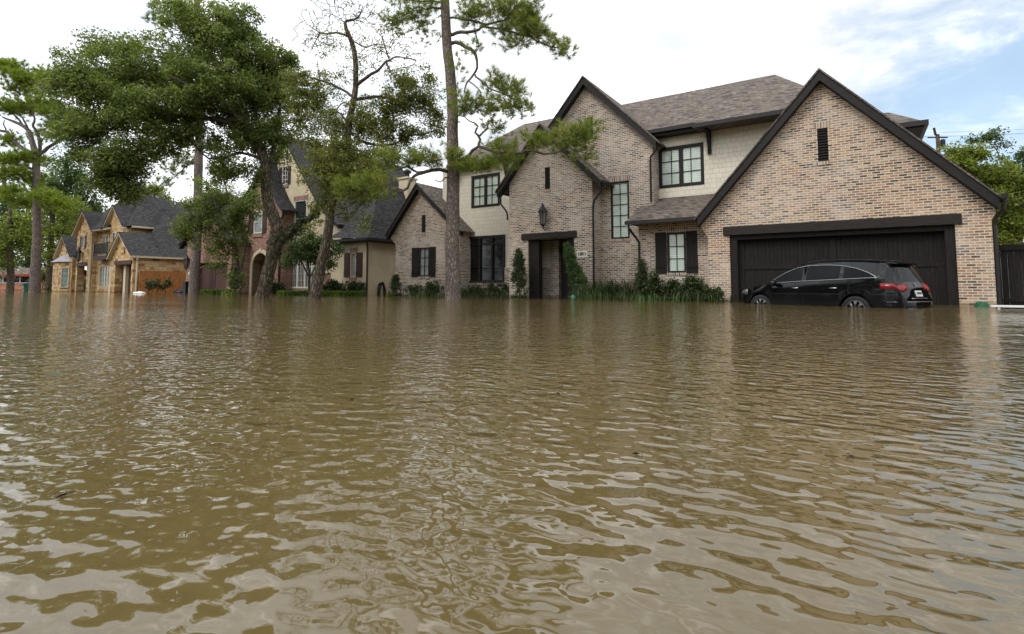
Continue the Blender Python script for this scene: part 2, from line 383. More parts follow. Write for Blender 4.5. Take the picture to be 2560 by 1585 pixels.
# ================================================================== water, ground
m, t, p = newmat('flood_water'); M['water'] = m
ob_ = N(t, 'ShaderNodeTexCoord').outputs['Object']
mud = noise(t, ob_, .35, 4.)
t.links.new(ramp(t, mud, [(.3, (.086,.061,.021)), (.7, (.106,.078,.030))]), p.inputs['Base Color'])
setin(p, Roughness=.03, IOR=1.6)
patch = ramp(t, noise(t, ob_, .22, 3., .5, .6), [(.34, (.35,.35,.35)), (.66, (1,1,1))])
def wavetex(scale, sx, sy, detail, rot, dist=.0):
    mp_ = N(t, 'ShaderNodeMapping'); mp_.inputs['Scale'].default_value = (sx, sy, 1); mp_.inputs['Rotation'].default_value = (0, 0, rot)
    t.links.new(ob_, mp_.inputs['Vector'])
    return noise(t, mp_.outputs[0], scale, detail, .5, dist)
h = math_(t, 'MULTIPLY', wavetex(1.5, 1, 2.2, 0., -PS+.12, .3), .30)
h = math_(t, 'ADD', h, math_(t, 'MULTIPLY', wavetex(6.2, 1, 1.8, 0., -PS-.1, .3), .36))
h = math_(t, 'ADD', h, math_(t, 'MULTIPLY', wavetex(12.5, 1, 1.5, 0., -PS-.25, .3), .29))
h = math_(t, 'ADD', h, math_(t, 'MULTIPLY', wavetex(23., 1, 1.3, 0., -PS+.35, .3), .07))
h = math_(t, 'ADD', h, math_(t, 'MULTIPLY', math_(t, 'MULTIPLY', wavetex(38., 1, 1.2, 0., -PS+.5, .3), patch), .03))
bp = setin(N(t, 'ShaderNodeBump'), Strength=1., Distance=.0225)
chop = setin(N(t, 'ShaderNodeMapRange'), From_Min=.35, From_Max=.65, To_Min=.7, To_Max=1.35); t.links.new(noise(t, ob_, .16, 3., .5, .8), chop.inputs['Value'])
h = math_(t, 'MULTIPLY', h, chop.outputs[0])
t.links.new(h, bp.inputs['Height']); t.links.new(bp.outputs[0], p.inputs['Normal'])

def build_water():
    th = np.concatenate([np.linspace(-56, 56, 700), np.linspace(56, 304, 64)[1:-1]])
    th = np.radians(th)+PS*0
    r = np.concatenate([[.05, .25, .45], np.geomspace(.6, 14, 330), np.geomspace(14, 1500, 40)[1:]])
    T, R = np.meshgrid(th, r)
    a = T-PS      # angle clockwise from +Y
    X = R*np.sin(a); Y = R*np.cos(a); Z = np.zeros_like(X)
    g = np.random.default_rng(5)
    fade = np.clip((16-R)/9, 0, 1)**1.5
    main = math.radians(90)-PS*.0
    for i in range(46):
        lam = np.exp(g.uniform(np.log(.22), np.log(1.2)))
        ang = g.normal(PS+math.pi/2, .75)
        k = 2*np.pi/lam; amp = .00030*lam**.9
        ph = g.uniform(0, 6.28)
        Z += amp*np.sin(k*(X*np.cos(ang)+Y*np.sin(ang))+ph)
    env = .65+.35*np.sin(X*.55+1.3*np.sin(Y*.31))*np.cos(Y*.47+.6)
    Z = Z*fade*env
    n, m_ = X.shape
    V = np.stack([X, Y, Z], -1).reshape(-1, 3)
    ii, jj = np.meshgrid(np.arange(n-1), np.arange(m_), indexing='ij'); j2 = (jj+1) % m_
    Q = np.stack([ii*m_+jj, (ii+1)*m_+jj, (ii+1)*m_+j2, ii*m_+j2], -1).reshape(-1, 4)[:, ::-1]
    me = bpy.data.meshes.new('flood_water'); nv = len(V)
    me.vertices.add(nv); me.vertices.foreach_set('co', V.astype(np.float32).ravel())
    me.loops.add(Q.size+m_); me.loops.foreach_set('vertex_index', np.concatenate([Q.ravel(), np.arange(m_)[::1]]).astype(np.int32))
    me.polygons.add(len(Q)+1)
    me.polygons.foreach_set('loop_start', np.concatenate([np.arange(0, Q.size, 4), [Q.size]]).astype(np.int32))
    me.polygons.foreach_set('loop_total', np.concatenate([np.full(len(Q), 4), [m_]]).astype(np.int32))
    me.polygons.foreach_set('use_smooth', [True]*(len(Q)+1))
    me.update(calc_edges=True); me.materials.append(M['water'])
    bm = bmesh.new(); bm.from_mesh(me); bmesh.ops.recalc_face_normals(bm, faces=bm.faces)
    up = sum(f.normal.z for f in list(bm.faces)[:200])
    if up < 0: bmesh.ops.reverse_faces(bm, faces=bm.faces)
    bm.to_mesh(me); bm.free()
    o = bpy.data.objects.new('water', me); COL.objects.link(o); o['kind'] = 'structure'
build_water()
M['soil'] = plain('drowned_lawn', (.06,.07,.03), .95, .3, 2.)
g_ = MB(); g_.box(-1500, 1500, -1500, 1500, -1.3, -.9); go = g_.build('ground', M['soil']); go['kind'] = 'structure'

# woods across the street, behind the photographer: seen only mirrored in paint and glass
M['farwood'] = leafmat('far_wood_leaf', [(0, (.02,.035,.012)), (1, (.06,.085,.025))], .2)
def far_wood():
    g = np.random.default_rng(77); V = []
    C = []
    for k in range(105):
        x = g.uniform(-120, 60); y = g.uniform(-34, -20); hh = g.uniform(13, 19)
        for _ in range(40): C.append((x+g.normal()*2.4, y+g.normal()*1.5, g.uniform(.0, 1)**.75*hh))
    C = np.array(C); n = 9; P = np.repeat(C, n, 0)+g.normal(size=(len(C)*n, 3))*.8; P[:, 2] = np.maximum(P[:, 2], .5)
    nr = g.normal(size=P.shape); t_ = np.cross(nr, g.normal(size=P.shape)); t_ /= np.linalg.norm(t_, axis=1)[:, None]; b_ = np.cross(nr, t_); b_ /= np.linalg.norm(b_, axis=1)[:, None]
    q = np.stack([P-t_*.45, P+b_*.3, P+t_*.45, P-b_*.3], 1)
    o = quads('woodland', q.reshape(-1, 3), M['farwood']); o['kind'] = 'stuff'
far_wood()

# ================================================================== house building kit
def strip(line, wv, y0, y1, mb=None):
    """chevron board following a polyline in XZ, wv tall, from y0 to y1"""
    mb = mb or MB()
    poly = [(x, z) for x, z in line]+[(x, z-wv) for x, z in reversed(line)]
    return mb.xz(poly, y0, y1)
def slab(line, th, y0, y1):
    return strip([(x, z+th) for x, z in line], th, y0, y1)
def window(root, x0, x1, z0, z1, y, cols, rows, mat_pane='blind', frame='trim', fw=.075, mid=True, name='window', mw=.022, sill=None, head=None, smat='soldier', proud=.02, label=None):
    """window in a wall facing -Y; cols/rows count panes; mid = casement mullion in the middle"""
    f = MB(); a, b = y-proud, y+.09
    f.box(x0, x1, a, b, z1-fw, z1); f.box(x0, x1, a, b, z0, z0+fw)
    f.box(x0, x0+fw, a, b, z0+fw, z1-fw); f.box(x1-fw, x1, a, b, z0+fw, z1-fw)
    ix0, ix1, iz0, iz1 = x0+fw, x1-fw, z0+fw, z1-fw
    xs = []
    for i in range(1, cols):
        x = ix0+(ix1-ix0)*i/cols
        big = mid and cols % 2 == 0 and i == cols//2
        h_ = fw*.62 if big else mw/2
        f.box(x-h_, x+h_, a+(.004 if big else .035), b-.02, iz0, iz1)
    for j in range(1, rows):
        z = iz0+(iz1-iz0)*j/rows
        f.box(ix0, ix1, a+.038, b-.024, z-mw/2, z+mw/2)
    w_ = f.build(name, M[frame], root)
    if label: w_['label'] = label
    MB().box(ix0-.02, ix1+.02, y+.055, y+.075, iz0-.02, iz1+.02).build('pane', M[mat_pane], w_)
    if head: MB().box(x0-head, x1+head, y-.012, y+.1, z1+.002, z1+.22).build('brick_header', M[smat], root)
    if sill: MB().box(x0-sill, x1+sill, y-.035, y+.1, z0-.11, z0-.002).build('brick_sill', M[smat], root)
    return w_
def shutter(root, x0, x1, z0, z1, y, mat_='cedar', battens=True):
    s = MB(); n = 3; wd = (x1-x0)/n
    for i in range(n): s.box(x0+i*wd+.004, x0+(i+1)*wd-.004, y-.045, y-.004, z0, z1)
    if battens:
        for q in (.17, .80):
            z = z0+(z1-z0)*q; s.box(x0+.005, x1-.005, y-.068, y-.046, z-.055, z+.055)
    else:
        for q in (0, .5, .93):
            z = z0+(z1-z0)*q; s.box(x0+.005, x1-.005, y-.06, y-.046, z, z+.07)
    return s.build('shutter', M[mat_], root)
def vent(root, x0, x1, z0, z1, y, smat='soldier', mat_='trim', cap=True):
    v = MB(); v.box(x0, x1, y+.05, y+.07, z0, z1)
    k = int((z1-z0)/.09)
    for i in range(k):
        z = z0+(z1-z0)*(i+.5)/k; v.prism([(0,y-.005,z-.03),(0,y+.045,z+.02),(0,y+.045,z+.035),(0,y-.005,z-.015)], (x0+.005,0,0), (x1-.005,0,0))
    v.build('gable_vent', M[mat_], root)
    if cap:
        MB().box(x0-.06, x1+.06, y-.012, y+.1, z1+.002, z1+.24).build('brick_header', M[smat], root)
        MB().box(x0-.04, x1+.04, y-.03, y+.1, z0-.12, z0-.002).build('brick_sill', M[smat], root)
def lantern(root, x, y, z, s=1., side=(0,-1)):
    """wall lantern hanging on a curved arm; y is the wall face"""
    l = MB(); cy = y-.22*s
    l.lathe([(.02*s,.62*s),(.03*s,.58*s),(.05*s,.55*s),(.06*s,.50*s),(.17*s,.34*s),(.20*s,.27*s),(.20*s,.245*s)], (x,cy,z), n=6)
    l.lathe([(.115*s,-.27*s),(.12*s,-.25*s),(.05*s,-.31*s),(.02*s,-.38*s)][::-1], (x,cy,z), n=6)
    for k in range(6):
        q = math.pi*k/3
        l.tube([(x+.165*s*math.cos(q), cy+.165*s*math.sin(q), z+.25*s), (x+.11*s*math.cos(q), cy+.11*s*math.sin(q), z-.27*s)], .013*s, 5)
    l.lathe([(.118*s,-.275*s),(.118*s,-.245*s)], (x,cy,z), n=6)
    l.tube([(x,y+.01,z-.45*s),(x,y-.06*s,z-.45*s),(x,cy,z-.38*s),(x,cy,z-.30*s)], .018*s, 6)
    l.tube([(x,y+.01,z+.2*s),(x,y-.05*s,z+.22*s)], .05*s, 8)
    l.tube([(x-.22*s,cy,z+.25*s),(x+.22*s,cy,z+.25*s)], .012*s, 5)
    o = l.build('wall_lantern', M['iron'], root)
    MB().lathe([(.10*s,-.24*s),(.15*s,.24*s)], (x,cy,z), n=6).build('lantern_glass', M['lampglass'], o)
    MB().lathe([(.012*s,-.24*s),(.012*s,-.08*s)], (x,cy,z), n=6).build('candle', M['white'], o)
    return o
M['lampglass'] = glassy('lantern_glass', (.10,.10,.09), .05, .6)
def downspout(root, pts, r=.045, mat_='gutter'):
    return MB().tube(pts, r, 6).build('downspout', M[mat_], root)
def hip(root, x0, x1, y0, y1, ze, rx0, rx1, ry, zr, mat_, fascia='trim', fh=.2, name='roof'):
    b = MB(); b.add([(x0,y0,ze),(x1,y0,ze),(x1,y1,ze),(x0,y1,ze),(rx0,ry,zr),(rx1,ry,zr)], [(0,1,5,4),(1,2,5),(2,3,4,5),(3,0,4),(3,2,1,0)])
    r = b.build(name, M[mat_], root)
    MB().box(x0+.03, x1-.03, y0+.03, y1-.03, ze-fh, ze-.004).build('fascia', M[fascia], root)
    return r

# ================================================================== main brick house
H1 = thing('brick_house', 'large two storey house of whitewashed brick with a garage and four steep gables', 'house', (-9, 22, 0))
# --- garage gable
GA = [(-4.90, 3.02), (-.88, 7.62), (3.32, 3.02)]
MB().wall([(-4.6,-1),(-3.86,-1),(-3.86,2.37),(2.37,2.37),(2.37,-1),(3.18,-1),(3.18,2.45),(3.28,2.62),(3.28,2.9),(-.88,7.45),(-4.84,2.9),(-4.84,2.72),(-4.6,2.35)], [(-1.02,-.72,4.66,5.77)], (0,20,0), depth=.42).build('wall', M['brickwarm'], H1)
MB().box(2.97, 3.18, 20.42, 30, -1, 2.75).build('side_wall', M['brick'], H1); MB().box(-4.6, -4.35, 20.42, 22.6, -1, 2.75).build('side_wall', M['brick'], H1)
strip(GA, .31, 19.70, 20.08).build('bargeboard', M['trim'], H1)
slab([(-4.98,2.95),(-.88,7.64),(3.42,2.93)], .07, 19.66, 28.).build('roof', M['roof'], H1)
vent(H1, -1.02, -.72, 4.66, 5.77, 20.)
MB().box(-4.06, 2.52, 19.93, 20.2, 2.372, 2.672).build('lintel', M['beam'], H1)
j = MB(); j.box(-3.858,-3.62,20.06,20.36,-1,2.368); j.box(2.13,2.368,20.06,20.36,-1,2.368); j.box(-3.62,2.13,20.06,20.36,2.2,2.368)
j.build('door_jamb', M['cedar'], H1)
d = MB(); n_ = 46
for i in range(n_):
    x0 = -3.62+5.75*i/n_; x1 = -3.62+5.75*(i+1)/n_
    d.box(x0+.003, x1-.003, 20.30, 20.34, -1, 2.2)
for z in (1.15, -.3): d.box(-3.62, 2.13, 20.27, 20.30, z, z+.16)
for x in (-3.62, -.82, 1.95): d.box(x, x+.18, 20.272, 20.302, 1.32, 2.2); d.box(x, x+.18, 20.272, 20.302, -.1, 1.14)
d.box(-3.62, 2.13, 20.341, 20.36, -1, 2.2)
d.build('garage_door', M['cedar'], H1)
MB().box(3.36,3.50,19.6,28,2.98,3.12).build('gutter', M['gutter'], H1)
downspout(H1, [(3.43,19.75,3.0),(3.43,19.8,2.72),(3.27,19.98,2.5),(3.25,20.06,2.3),(3.25,20.06,-.5)], .05)
# --- bay between garage and tall gable
MB().wall([(-7.46,-1),(-4.6,-1),(-4.6,3.05),(-7.46,3.05)], [(-6.31,-5.59,1.08,2.65)], (0,20.7,0), depth=1.2).build('wall', M['brick'], H1)
window(H1, -6.31, -5.59, 1.08, 2.65, 20.7, 2, 3, fw=.07, mid=False, sill=.05, head=.08)
shutter(H1, -6.78, -6.33, 1.05, 2.67, 20.7); shutter(H1, -5.57, -5.15, 1.05, 2.67, 20.7)
b = MB(); b.add([(-7.74,20.02,3.14),(-4.62,20.02,3.14),(-4.62,22.6,4.36),(-7.3,22.6,4.36),(-7.74,21.8,3.98),(-7.74,20.02,3.05),(-4.62,20.02,3.05),(-4.62,22.6,3.05),(-7.74,22.6,3.05)],
    [(0,1,2,3,4),(0,5,6,1),(5,8,7,6),(4,8,5,0),(3,8,4)]); b.build('roof', M['roof'], H1)
MB().box(-7.76,-4.86,19.93,20.06,2.99,3.13).build('gutter', M['gutter'], H1)
downspout(H1, [(-7.62,20.0,3.0),(-7.62,20.02,2.85),(-7.5,20.6,2.45),(-7.43,20.64,2.3),(-7.43,20.64,-.5)])
# --- upper shake wall
MB().wall([(-7.5,3.6),(-.4,3.6),(-.4,7.3),(-7.5,7.3)], [(-7.18,-5.28,4.79,6.57)], (0,22.6,0), depth=.25).build('wall', M['shake'], H1)
window(H1, -7.18, -5.28, 4.79, 6.57, 22.6, 4, 3, fw=.13)
def bracket(x, y, z0, z1, reach=.5):
    k = MB(); k.xz([(x-.07,z0),(x+.07,z0),(x+.07,z1),(x-.07,z1)], y-.09, y-.002)
    pr = [(0,y-.09,z0+.1),(0,y-.16,z0+.35),(0,y-reach*.55,z1-.2),(0,y-reach,z1-.1),(0,y-reach,z1),(0,y-.09,z1)]
    k.prism(pr, (x-.06,0,0), (x+.06,0,0)); k.build('bracket', M['trim'], H1)
bracket(-5.03, 22.6, 6.02, 7.0, .62)
# --- main roof with its eaves
hip(H1, -18.9, -.25, 22.1, 32.5, 7.2, -16.9, -3.0, 27., 10.47, 'roof')
MB().box(-7.6,-5.43,21.98,22.1,7.13,7.29).build('gutter', M['gutter'], H1)
b = MB(); b.add([(-5.45,21.72,7.08),(-.3,21.72,7.08),(-.3,22.7,7.72),(-5.45,22.7,7.72),(-5.45,21.72,6.99),(-.3,21.72,6.99),(-.3,22.7,6.99),(-5.45,22.7,6.99)],
    [(0,1,2,3),(0,4,5,1),(4,7,6,5),(3,7,4,0)]); b.build('roof', M['roof'], H1)
MB().box(-5.47,-.3,21.6,21.72,6.96,7.12).build('gutter', M['gutter'], H1)
MB().box(-18.8,-7.6,21.98,22.1,7.05,7.2).build('gutter', M['gutter'], H1)
# rear wing seen past the garage roof
hip(H1, -4., 2.36, 25.95, 34, 7.02, -3., 1.3, 28.2, 8.2, 'roof')
MB().box(2.34,2.46,25.9,34,6.86,7.06).build('gutter', M['gutter'], H1); MB().box(-4,2.46,25.84,25.95,6.86,7.06).build('gutter', M['gutter'], H1)
MB().box(-2,1.75,26.6,33,3,6.84).build('wall', M['shake'], H1)
# --- tall gable
TG = [(-13.3,6.62),(-10.27,10.09),(-6.94,6.62)]
MB().wall([(-12.9,2.9),(-9.84,2.9),(-9.84,-1),(-7.18,-1),(-7.18,6.45),(-7.05,6.55),(-10.27,9.9),(-12.9,6.8)], [(-10.25,-9.94,7.25,8.27),(-9.10,-8.26,2.62,5.15)], (0,21.8,0), depth=.9).build('wall', M['brick'], H1)
strip(TG, .31, 21.5, 21.86).build('bargeboard', M['trim'], H1)
slab([(-13.4,6.55),(-10.27,10.11),(-6.84,6.54)], .07, 21.46, 28).build('roof', M['roof'], H1)
vent(H1, -10.25, -9.94, 7.25, 8.27, 21.8)
window(H1, -9.10, -8.26, 2.62, 5.15, 21.8, 2, 5, fw=.07, mid=False, sill=.06, head=.08)
downspout(H1, [(-6.92,21.62,6.6),(-6.95,21.66,6.35),(-7.25,21.7,6.0),(-7.27,21.73,5.8),(-7.27,21.73,4.1)])
# --- entry gable
EG = [(-14.43,5.1),(-12.04,7.93),(-9.05,5.0)]
MB().wall([(-13.91,-1),(-12.86,-1),(-12.86,2.7),(-10.48,2.7),(-10.48,-1),(-9.59,-1),(-9.59,5.2),(-12.04,7.75),(-13.91,5.45)], [(-11.95,-11.68,4.98,6.0)], (0,20.9,0), depth=.40).build('wall', M['brick'], H1)
MB().box(-13.91,-13.62,21.3,22.4,-1,5.3).build('side_wall', M['brick'], H1); MB().box(-9.84,-9.59,21.3,21.8,-1,5.3).build('side_wall', M['brick'], H1)
strip(EG, .28, 20.6, 20.96).build('bargeboard', M['trim'], H1)
slab([(-14.52,5.02),(-12.04,7.95),(-8.95,4.92)], .07, 20.56, 24.5).build('roof', M['roof'], H1)
vent(H1, -11.95, -11.68, 4.98, 6.0, 20.9)
MB().box(-13.17,-10.34,20.80,21.1,2.702,2.98).build('lintel', M['beam'], H1)
MB().box(-12.858,-12.33,20.98,21.3,-1,2.698).build('porch_post', M['cedar'], H1)
MB().box(-10.86,-10.482,20.98,21.3,-1,2.698).build('porch_post', M['cedar'], H1)
MB().box(-13.6,-9.86,21.31,23.4,2.75,2.85).build('porch_ceiling', M['trim'], H1)
MB().box(-13.6,-13.3,21.32,22.3,-1,1.37).build('porch_wall', M['brick'], H1)
MB().box(-13.298,-12.4,22.3,22.5,-1,1.37).build('porch_wall', M['brick'], H1)
MB().box(-12.398,-11.95,22.2,22.6,-1,2.74).build('porch_wall', M['brick'], H1)
MB().box(-13.6,-13.33,21.32,22.3,1.45,2.74).build('porch_wall', M['shake'], H1)
MB().box(-13.328,-12.4,22.33,22.5,1.45,2.74).build('porch_wall', M['shake'], H1)
MB().box(-13.6,-13.27,21.32,22.27,1.372,1.448).build('brick_sill', M['soldier'], H1)
MB().box(-13.268,-12.4,22.27,22.5,1.372,1.448).build('brick_sill', M['soldier'], H1)
fd = MB(); fd.box(-12.3,-9.86,22.5,22.62,-1,2.74)
for (a, b_) in ((-12.1,-11.3),(-11.2,-10.4)):
    for (c, e) in ((-.2,.7),(.85,2.3)): fd.box(a+.1, b_-.1, 22.47, 22.5, c, e)
fd.build('front_door', M['door'], H1)
lantern(H1, -11.92, 20.9, 3.62, 1.12)
pl = MB().box(-10.32,-9.84,20.87,20.9,1.80,2.10).build('number_plaque', M['plaque'], H1)
for k_, ch_ in enumerate('12811'):
    tx = bpy.data.curves.new('numeral', 'FONT'); tx.body = ch_; tx.size = .20; tx.extrude = .006; tx.align_x = 'CENTER'; tx.align_y = 'CENTER'; tx.offset = .004
    tmp = bpy.data.objects.new('tmp_text', tx); COL.objects.link(tmp); bpy.context.view_layer.update()
    tm = bpy.data.meshes.new_from_object(tmp.evaluated_get(bpy.context.evaluated_depsgraph_get())); bpy.data.objects.remove(tmp)
    tm.materials.clear(); tm.materials.append(M['iron']); to = bpy.data.objects.new('numeral', tm); COL.objects.link(to); to.parent = pl
    to.location = Vector((-10.08+(k_-2)*.088,20.863,1.95))-ORG[H1.name]; to.rotation_euler = (math.pi/2,0,0)
MB().box(-9.0,-8.93,20.55,21.75,4.93,5.05).build('gutter', M['gutter'], H1)
downspout(H1, [(-9.0,20.7,5.0),(-9.02,20.72,4.7),(-9.45,20.80,4.25),(-9.52,20.83,4.0),(-9.52,20.83,-.5)], .05)
downspout(H1, [(-14.3,20.72,5.05),(-14.3,20.74,4.5),(-14.02,20.84,4.1),(-13.98,20.85,3.9),(-13.98,20.85,3.7)], .045)
# --- cream shake wall left of the entry, brick wainscot
MB().wall([(-19.4,1.46),(-13.9,1.46),(-13.9,7.2),(-19.4,7.2)], [(-17.36,-15.49,4.73,6.48),(-17.55,-15.15,1.5,3.19)], (0,22.4,0), depth=.25).build('wall', M['shake'], H1)
MB().wall([(-19.4,-1),(-13.9,-1),(-13.9,1.40),(-15.15,1.40),(-15.15,.72),(-17.55,.72),(-17.55,1.40),(-19.4,1.40)], [], (0,22.32,0), depth=.3).build('wall', M['brick'], H1)
MB().box(-19.4,-17.552,22.29,22.5,1.402,1.5).build('brick_sill', M['soldier'], H1); MB().box(-15.148,-13.9,22.29,22.5,1.402,1.5).build('brick_sill', M['soldier'], H1); MB().box(-17.6,-15.1,22.285,22.5,.61,.718).build('brick_sill', M['soldier'], H1)
window(H1, -17.36, -15.49, 4.73, 6.48, 22.4, 4, 3, fw=.13)
wv = MB(); wv.box(-17.55,-15.15,22.30,22.45,3.05,3.19); wv.box(-17.55,-15.15,22.30,22.45,.722,.86)
for x in (-17.55,-16.80,-16.0,-15.27): wv.box(x, x+.12, 22.305, 22.45, .86, 3.05)
wv.box(-17.43,-15.27,22.32,22.44,2.72,2.80)
wo_ = wv.build('window', M['trim'], H1); wo_['label'] = 'tall dark three part window with screens'
MB().box(-17.5,-15.2,22.40,22.42,.75,3.15).build('pane', M['glassdark'], wo_)
bracket(-18.3, 22.4, 5.9, 7.0, .5); bracket(-15.05, 22.4, 6.0, 7.0, .5)
# --- left small gable
LG = [(-22.6,3.5),(-20.28,6.18),(-17.22,3.45)]
MB().wall([(-22.1,-1),(-17.4,-1),(-17.4,3.3),(-17.3,3.45),(-20.28,6.0),(-22.5,3.5),(-22.5,3.3),(-22.1,2.9)], [(-20.12,-19.83,3.5,4.46),(-20.28,-19.52,1.08,2.66)], (0,21.5,0), depth=.9).build('wall', M['brick'], H1)
MB().box(-22.1,-21.85,22.4,31,-1,3.4).build('side_wall', M['brick'], H1)
strip(LG, .27, 21.22, 21.56).build('bargeboard', M['trim'], H1)
slab([(-22.7,3.41),(-20.28,6.20),(-17.12,3.37)], .06, 21.18, 27).build('roof', M['roof'], H1)
vent(H1, -20.12, -19.83, 3.5, 4.46, 21.5)
window(H1, -20.28, -19.52, 1.08, 2.66, 21.5, 2, 3, fw=.07, mid=False, sill=.05, head=.08, mat_pane='blindgrey')
shutter(H1, -20.80, -20.30, 1.05, 2.68, 21.5); shutter(H1, -19.50, -19.07, 1.05, 2.68, 21.5)

# ================================================================== cream stucco and red brick house
H2 = thing('stucco_house', 'cream stucco and red brick house with charcoal roof beyond the leaning oak', 'house', (-34, 22, 0))
# right wing (corner at -25, 22)
MB().wall([(-28.4,-1),(-25,-1),(-25,3.4),(-28.4,3.4)], [(-26.53,-26.01,1.12,2.60)], (0,22,0), depth=10).build('wall', M['stucco'], H2)
window(H2, -26.53, -26.01, 1.12, 2.60, 22, 1, 2, mat_pane='blindgrey', frame='tantrim', fw=.05, mid=False)
MB().box(-26.58,-25.96,21.96,22.05,2.602,2.9).build('brick_header', M['redsoldier'], H2); MB().box(-26.58,-25.96,21.94,22.05,.86,1.118).build('brick_header', M['redsoldier'], H2)
shutter(H2, -27.1, -26.55, 1.1, 2.62, 22, 'shutterbrown'); shutter(H2, -25.99, -25.42, 1.1, 2.62, 22, 'shutterbrown')
b = MB()
e0, e1 = 3.55, 3.5
# flared hip roof of the wing
b.add([(-28.3,21.6,3.62),(-24.6,21.6,3.42),(-24.6,33,3.42),(-27.6,22.0,4.05),(-24.95,22.05,3.95),(-24.95,33,3.95),(-26.6,24.4,7.35),(-26.6,33,7.35),(-27.0,22.6,5.2),(-28.3,24.4,4.2),(-28.3,33,4.2)],
      [(0,1,4,3),(3,4,6,8),(1,2,5,4),(4,5,7,6),(0,3,8,6,9),(9,6,7,10),(0,9,10,2,1)])
b.build('roof', M['roofdark'], H2)
MB().box(-28.1,-24.55,21.5,21.6,3.3,3.46).build('gutter', M['trim'], H2); MB().box(-24.6,-24.48,21.5,33,3.3,3.46).build('gutter', M['trim'], H2)
MB().box(-28.0,-24.6,21.6,22,3.25,3.42).build('soffit', M['trim'], H2); MB().box(-25,-24.6,22,33,3.25,3.42).build('soffit', M['trim'], H2)
downspout(H2, [(-24.75,21.55,3.4),(-24.75,21.7,3.15),(-24.93,21.93,2.95),(-24.93,21.93,-.5)], .06, 'shutterbrown')
# big cream gable
CG = [(-36.6,8.6),(-36.2,8.95),(-34.46,11.35),(-32.4,8.75),(-30.6,6.5),(-29.3,5.2),(-28.2,4.5)]
MB().wall([(-36.6,-1),(-28.2,-1),(-28.2,4.3),(-29.3,5.0),(-30.6,6.3),(-32.4,8.55),(-34.46,11.1),(-36.2,8.7),(-36.6,8.3)],
          [(-34.90,-34.25,7.9,9.25),(-33.3,-31.9,4.0,6.55),(-33.6,-31.1,.48,2.82)], (0,22.6,0), depth=1.).build('wall', M['stucco'], H2)
MB().wall([(-34.8,-1),(-28.2,-1),(-28.2,1.34),(-31.08,1.34),(-31.08,.3),(-33.62,.3),(-33.62,1.34),(-34.8,1.34)], [], (0,22.5,0), depth=.2).build('wall', M['redbrick'], H2)
MB().box(-34.8,-33.64,22.46,22.6,1.342,1.42).build('brick_sill', M['redsoldier'], H2); MB().box(-31.06,-28.2,22.46,22.6,1.342,1.42).build('brick_sill', M['redsoldier'], H2)
strip(CG, .2, 22.3, 22.66).build('bargeboard', M['trim'], H2)
slab(CG, .08, 22.25, 34).build('roof', M['roofdark'], H2)
window(H2, -34.90, -34.25, 7.9, 9.25, 22.6, 2, 4, mat_pane='glass', frame='white', fw=.04, mid=False)
shutter(H2, -35.28, -34.92, 7.85, 9.2, 22.6, 'shutterbrown'); shutter(H2, -34.23, -33.88, 7.85, 9.2, 22.6, 'shutterbrown')
window(H2, -33.3, -31.9, 4.0, 6.55, 22.6, 1, 2, mat_pane='glass', frame='white', fw=.05, mid=False, mw=.06)
MB().box(-33.4,-31.8,22.56,22.7,6.56,6.88).build('brick_header', M['redsoldier'], H2); MB().box(-33.62,-31.08,22.56,22.7,2.83,3.12).build('brick_header', M['redsoldier'], H2); MB().box(-35.0,-34.1,22.55,22.7,7.65,7.88).build('brick_header', M['redsoldier'], H2)
wv = MB()
for x in (-33.6,-32.80,-31.95,-31.2): wv.box(x, x+.1, 22.56, 22.7, .5, 2.8)
wv.box(-33.6,-31.1,22.56,22.7,2.72,2.82); wv.box(-33.6,-31.1,22.54,22.7,.4,.5)
for i in range(1,4):
    for x in (-33.5,-32.70,-31.85): wv.box(x+.19*i, x+.19*i+.018, 22.6, 22.66, .5, 2.72)
for z in (.95,1.4,1.85,2.3): wv.box(-33.5,-31.2,22.602,22.662,z,z+.018)
wo_ = wv.build('window', M['white'], H2); wo_['label'] = 'tall three part white framed window'
MB().box(-33.6,-31.1,22.66,22.68,.48,2.8).build('pane', M['glass'], wo_)
# brick entry tower
arch = [(-37.0+.0,-1)]
for k in range(13):
    q = math.pi-math.pi*k/12; arch.append((-35.95+1.0*math.cos(q), 1.95+.98*math.sin(q)))
arch.append((-34.95,-1))
ET = [(-38.5,6.75),(-37.9,7.15),(-37.1,7.75),(-35.65,9.45),(-34.8,7.85),(-33.9,6.6),(-33.05,5.75)]
MB().wall([(-38.3,-1)]+arch+[(-33.45,-1),(-33.45,5.9),(-33.9,6.4),(-34.8,7.65),(-35.65,9.25),(-37.1,7.55),(-38.3,6.7)], [(-36.98,-35.93,4.40,6.0)], (0,21.8,0), depth=.9).build('wall', M['redbrick'], H2)
strip(ET, .22, 21.5, 21.86).build('bargeboard', M['trim'], H2)
slab(ET, .08, 21.45, 30).build('roof', M['roofdark'], H2)
window(H2, -36.98, -35.93, 4.40, 6.0, 21.8, 1, 2, mat_pane='blindgrey', frame='white', fw=.05, mid=False)
shutter(H2, -37.55, -37.0, 4.35, 6.0, 21.8, 'shutterbrown'); shutter(H2, -35.9, -35.4, 4.35, 6.0, 21.8, 'shutterbrown')
MB().box(-37.05,-35.85,21.74,21.9,4.1,4.38).build('brick_sill', M['redsoldier'], H2)
ar = MB(); o_ = [(x, z) for x, z in arch]
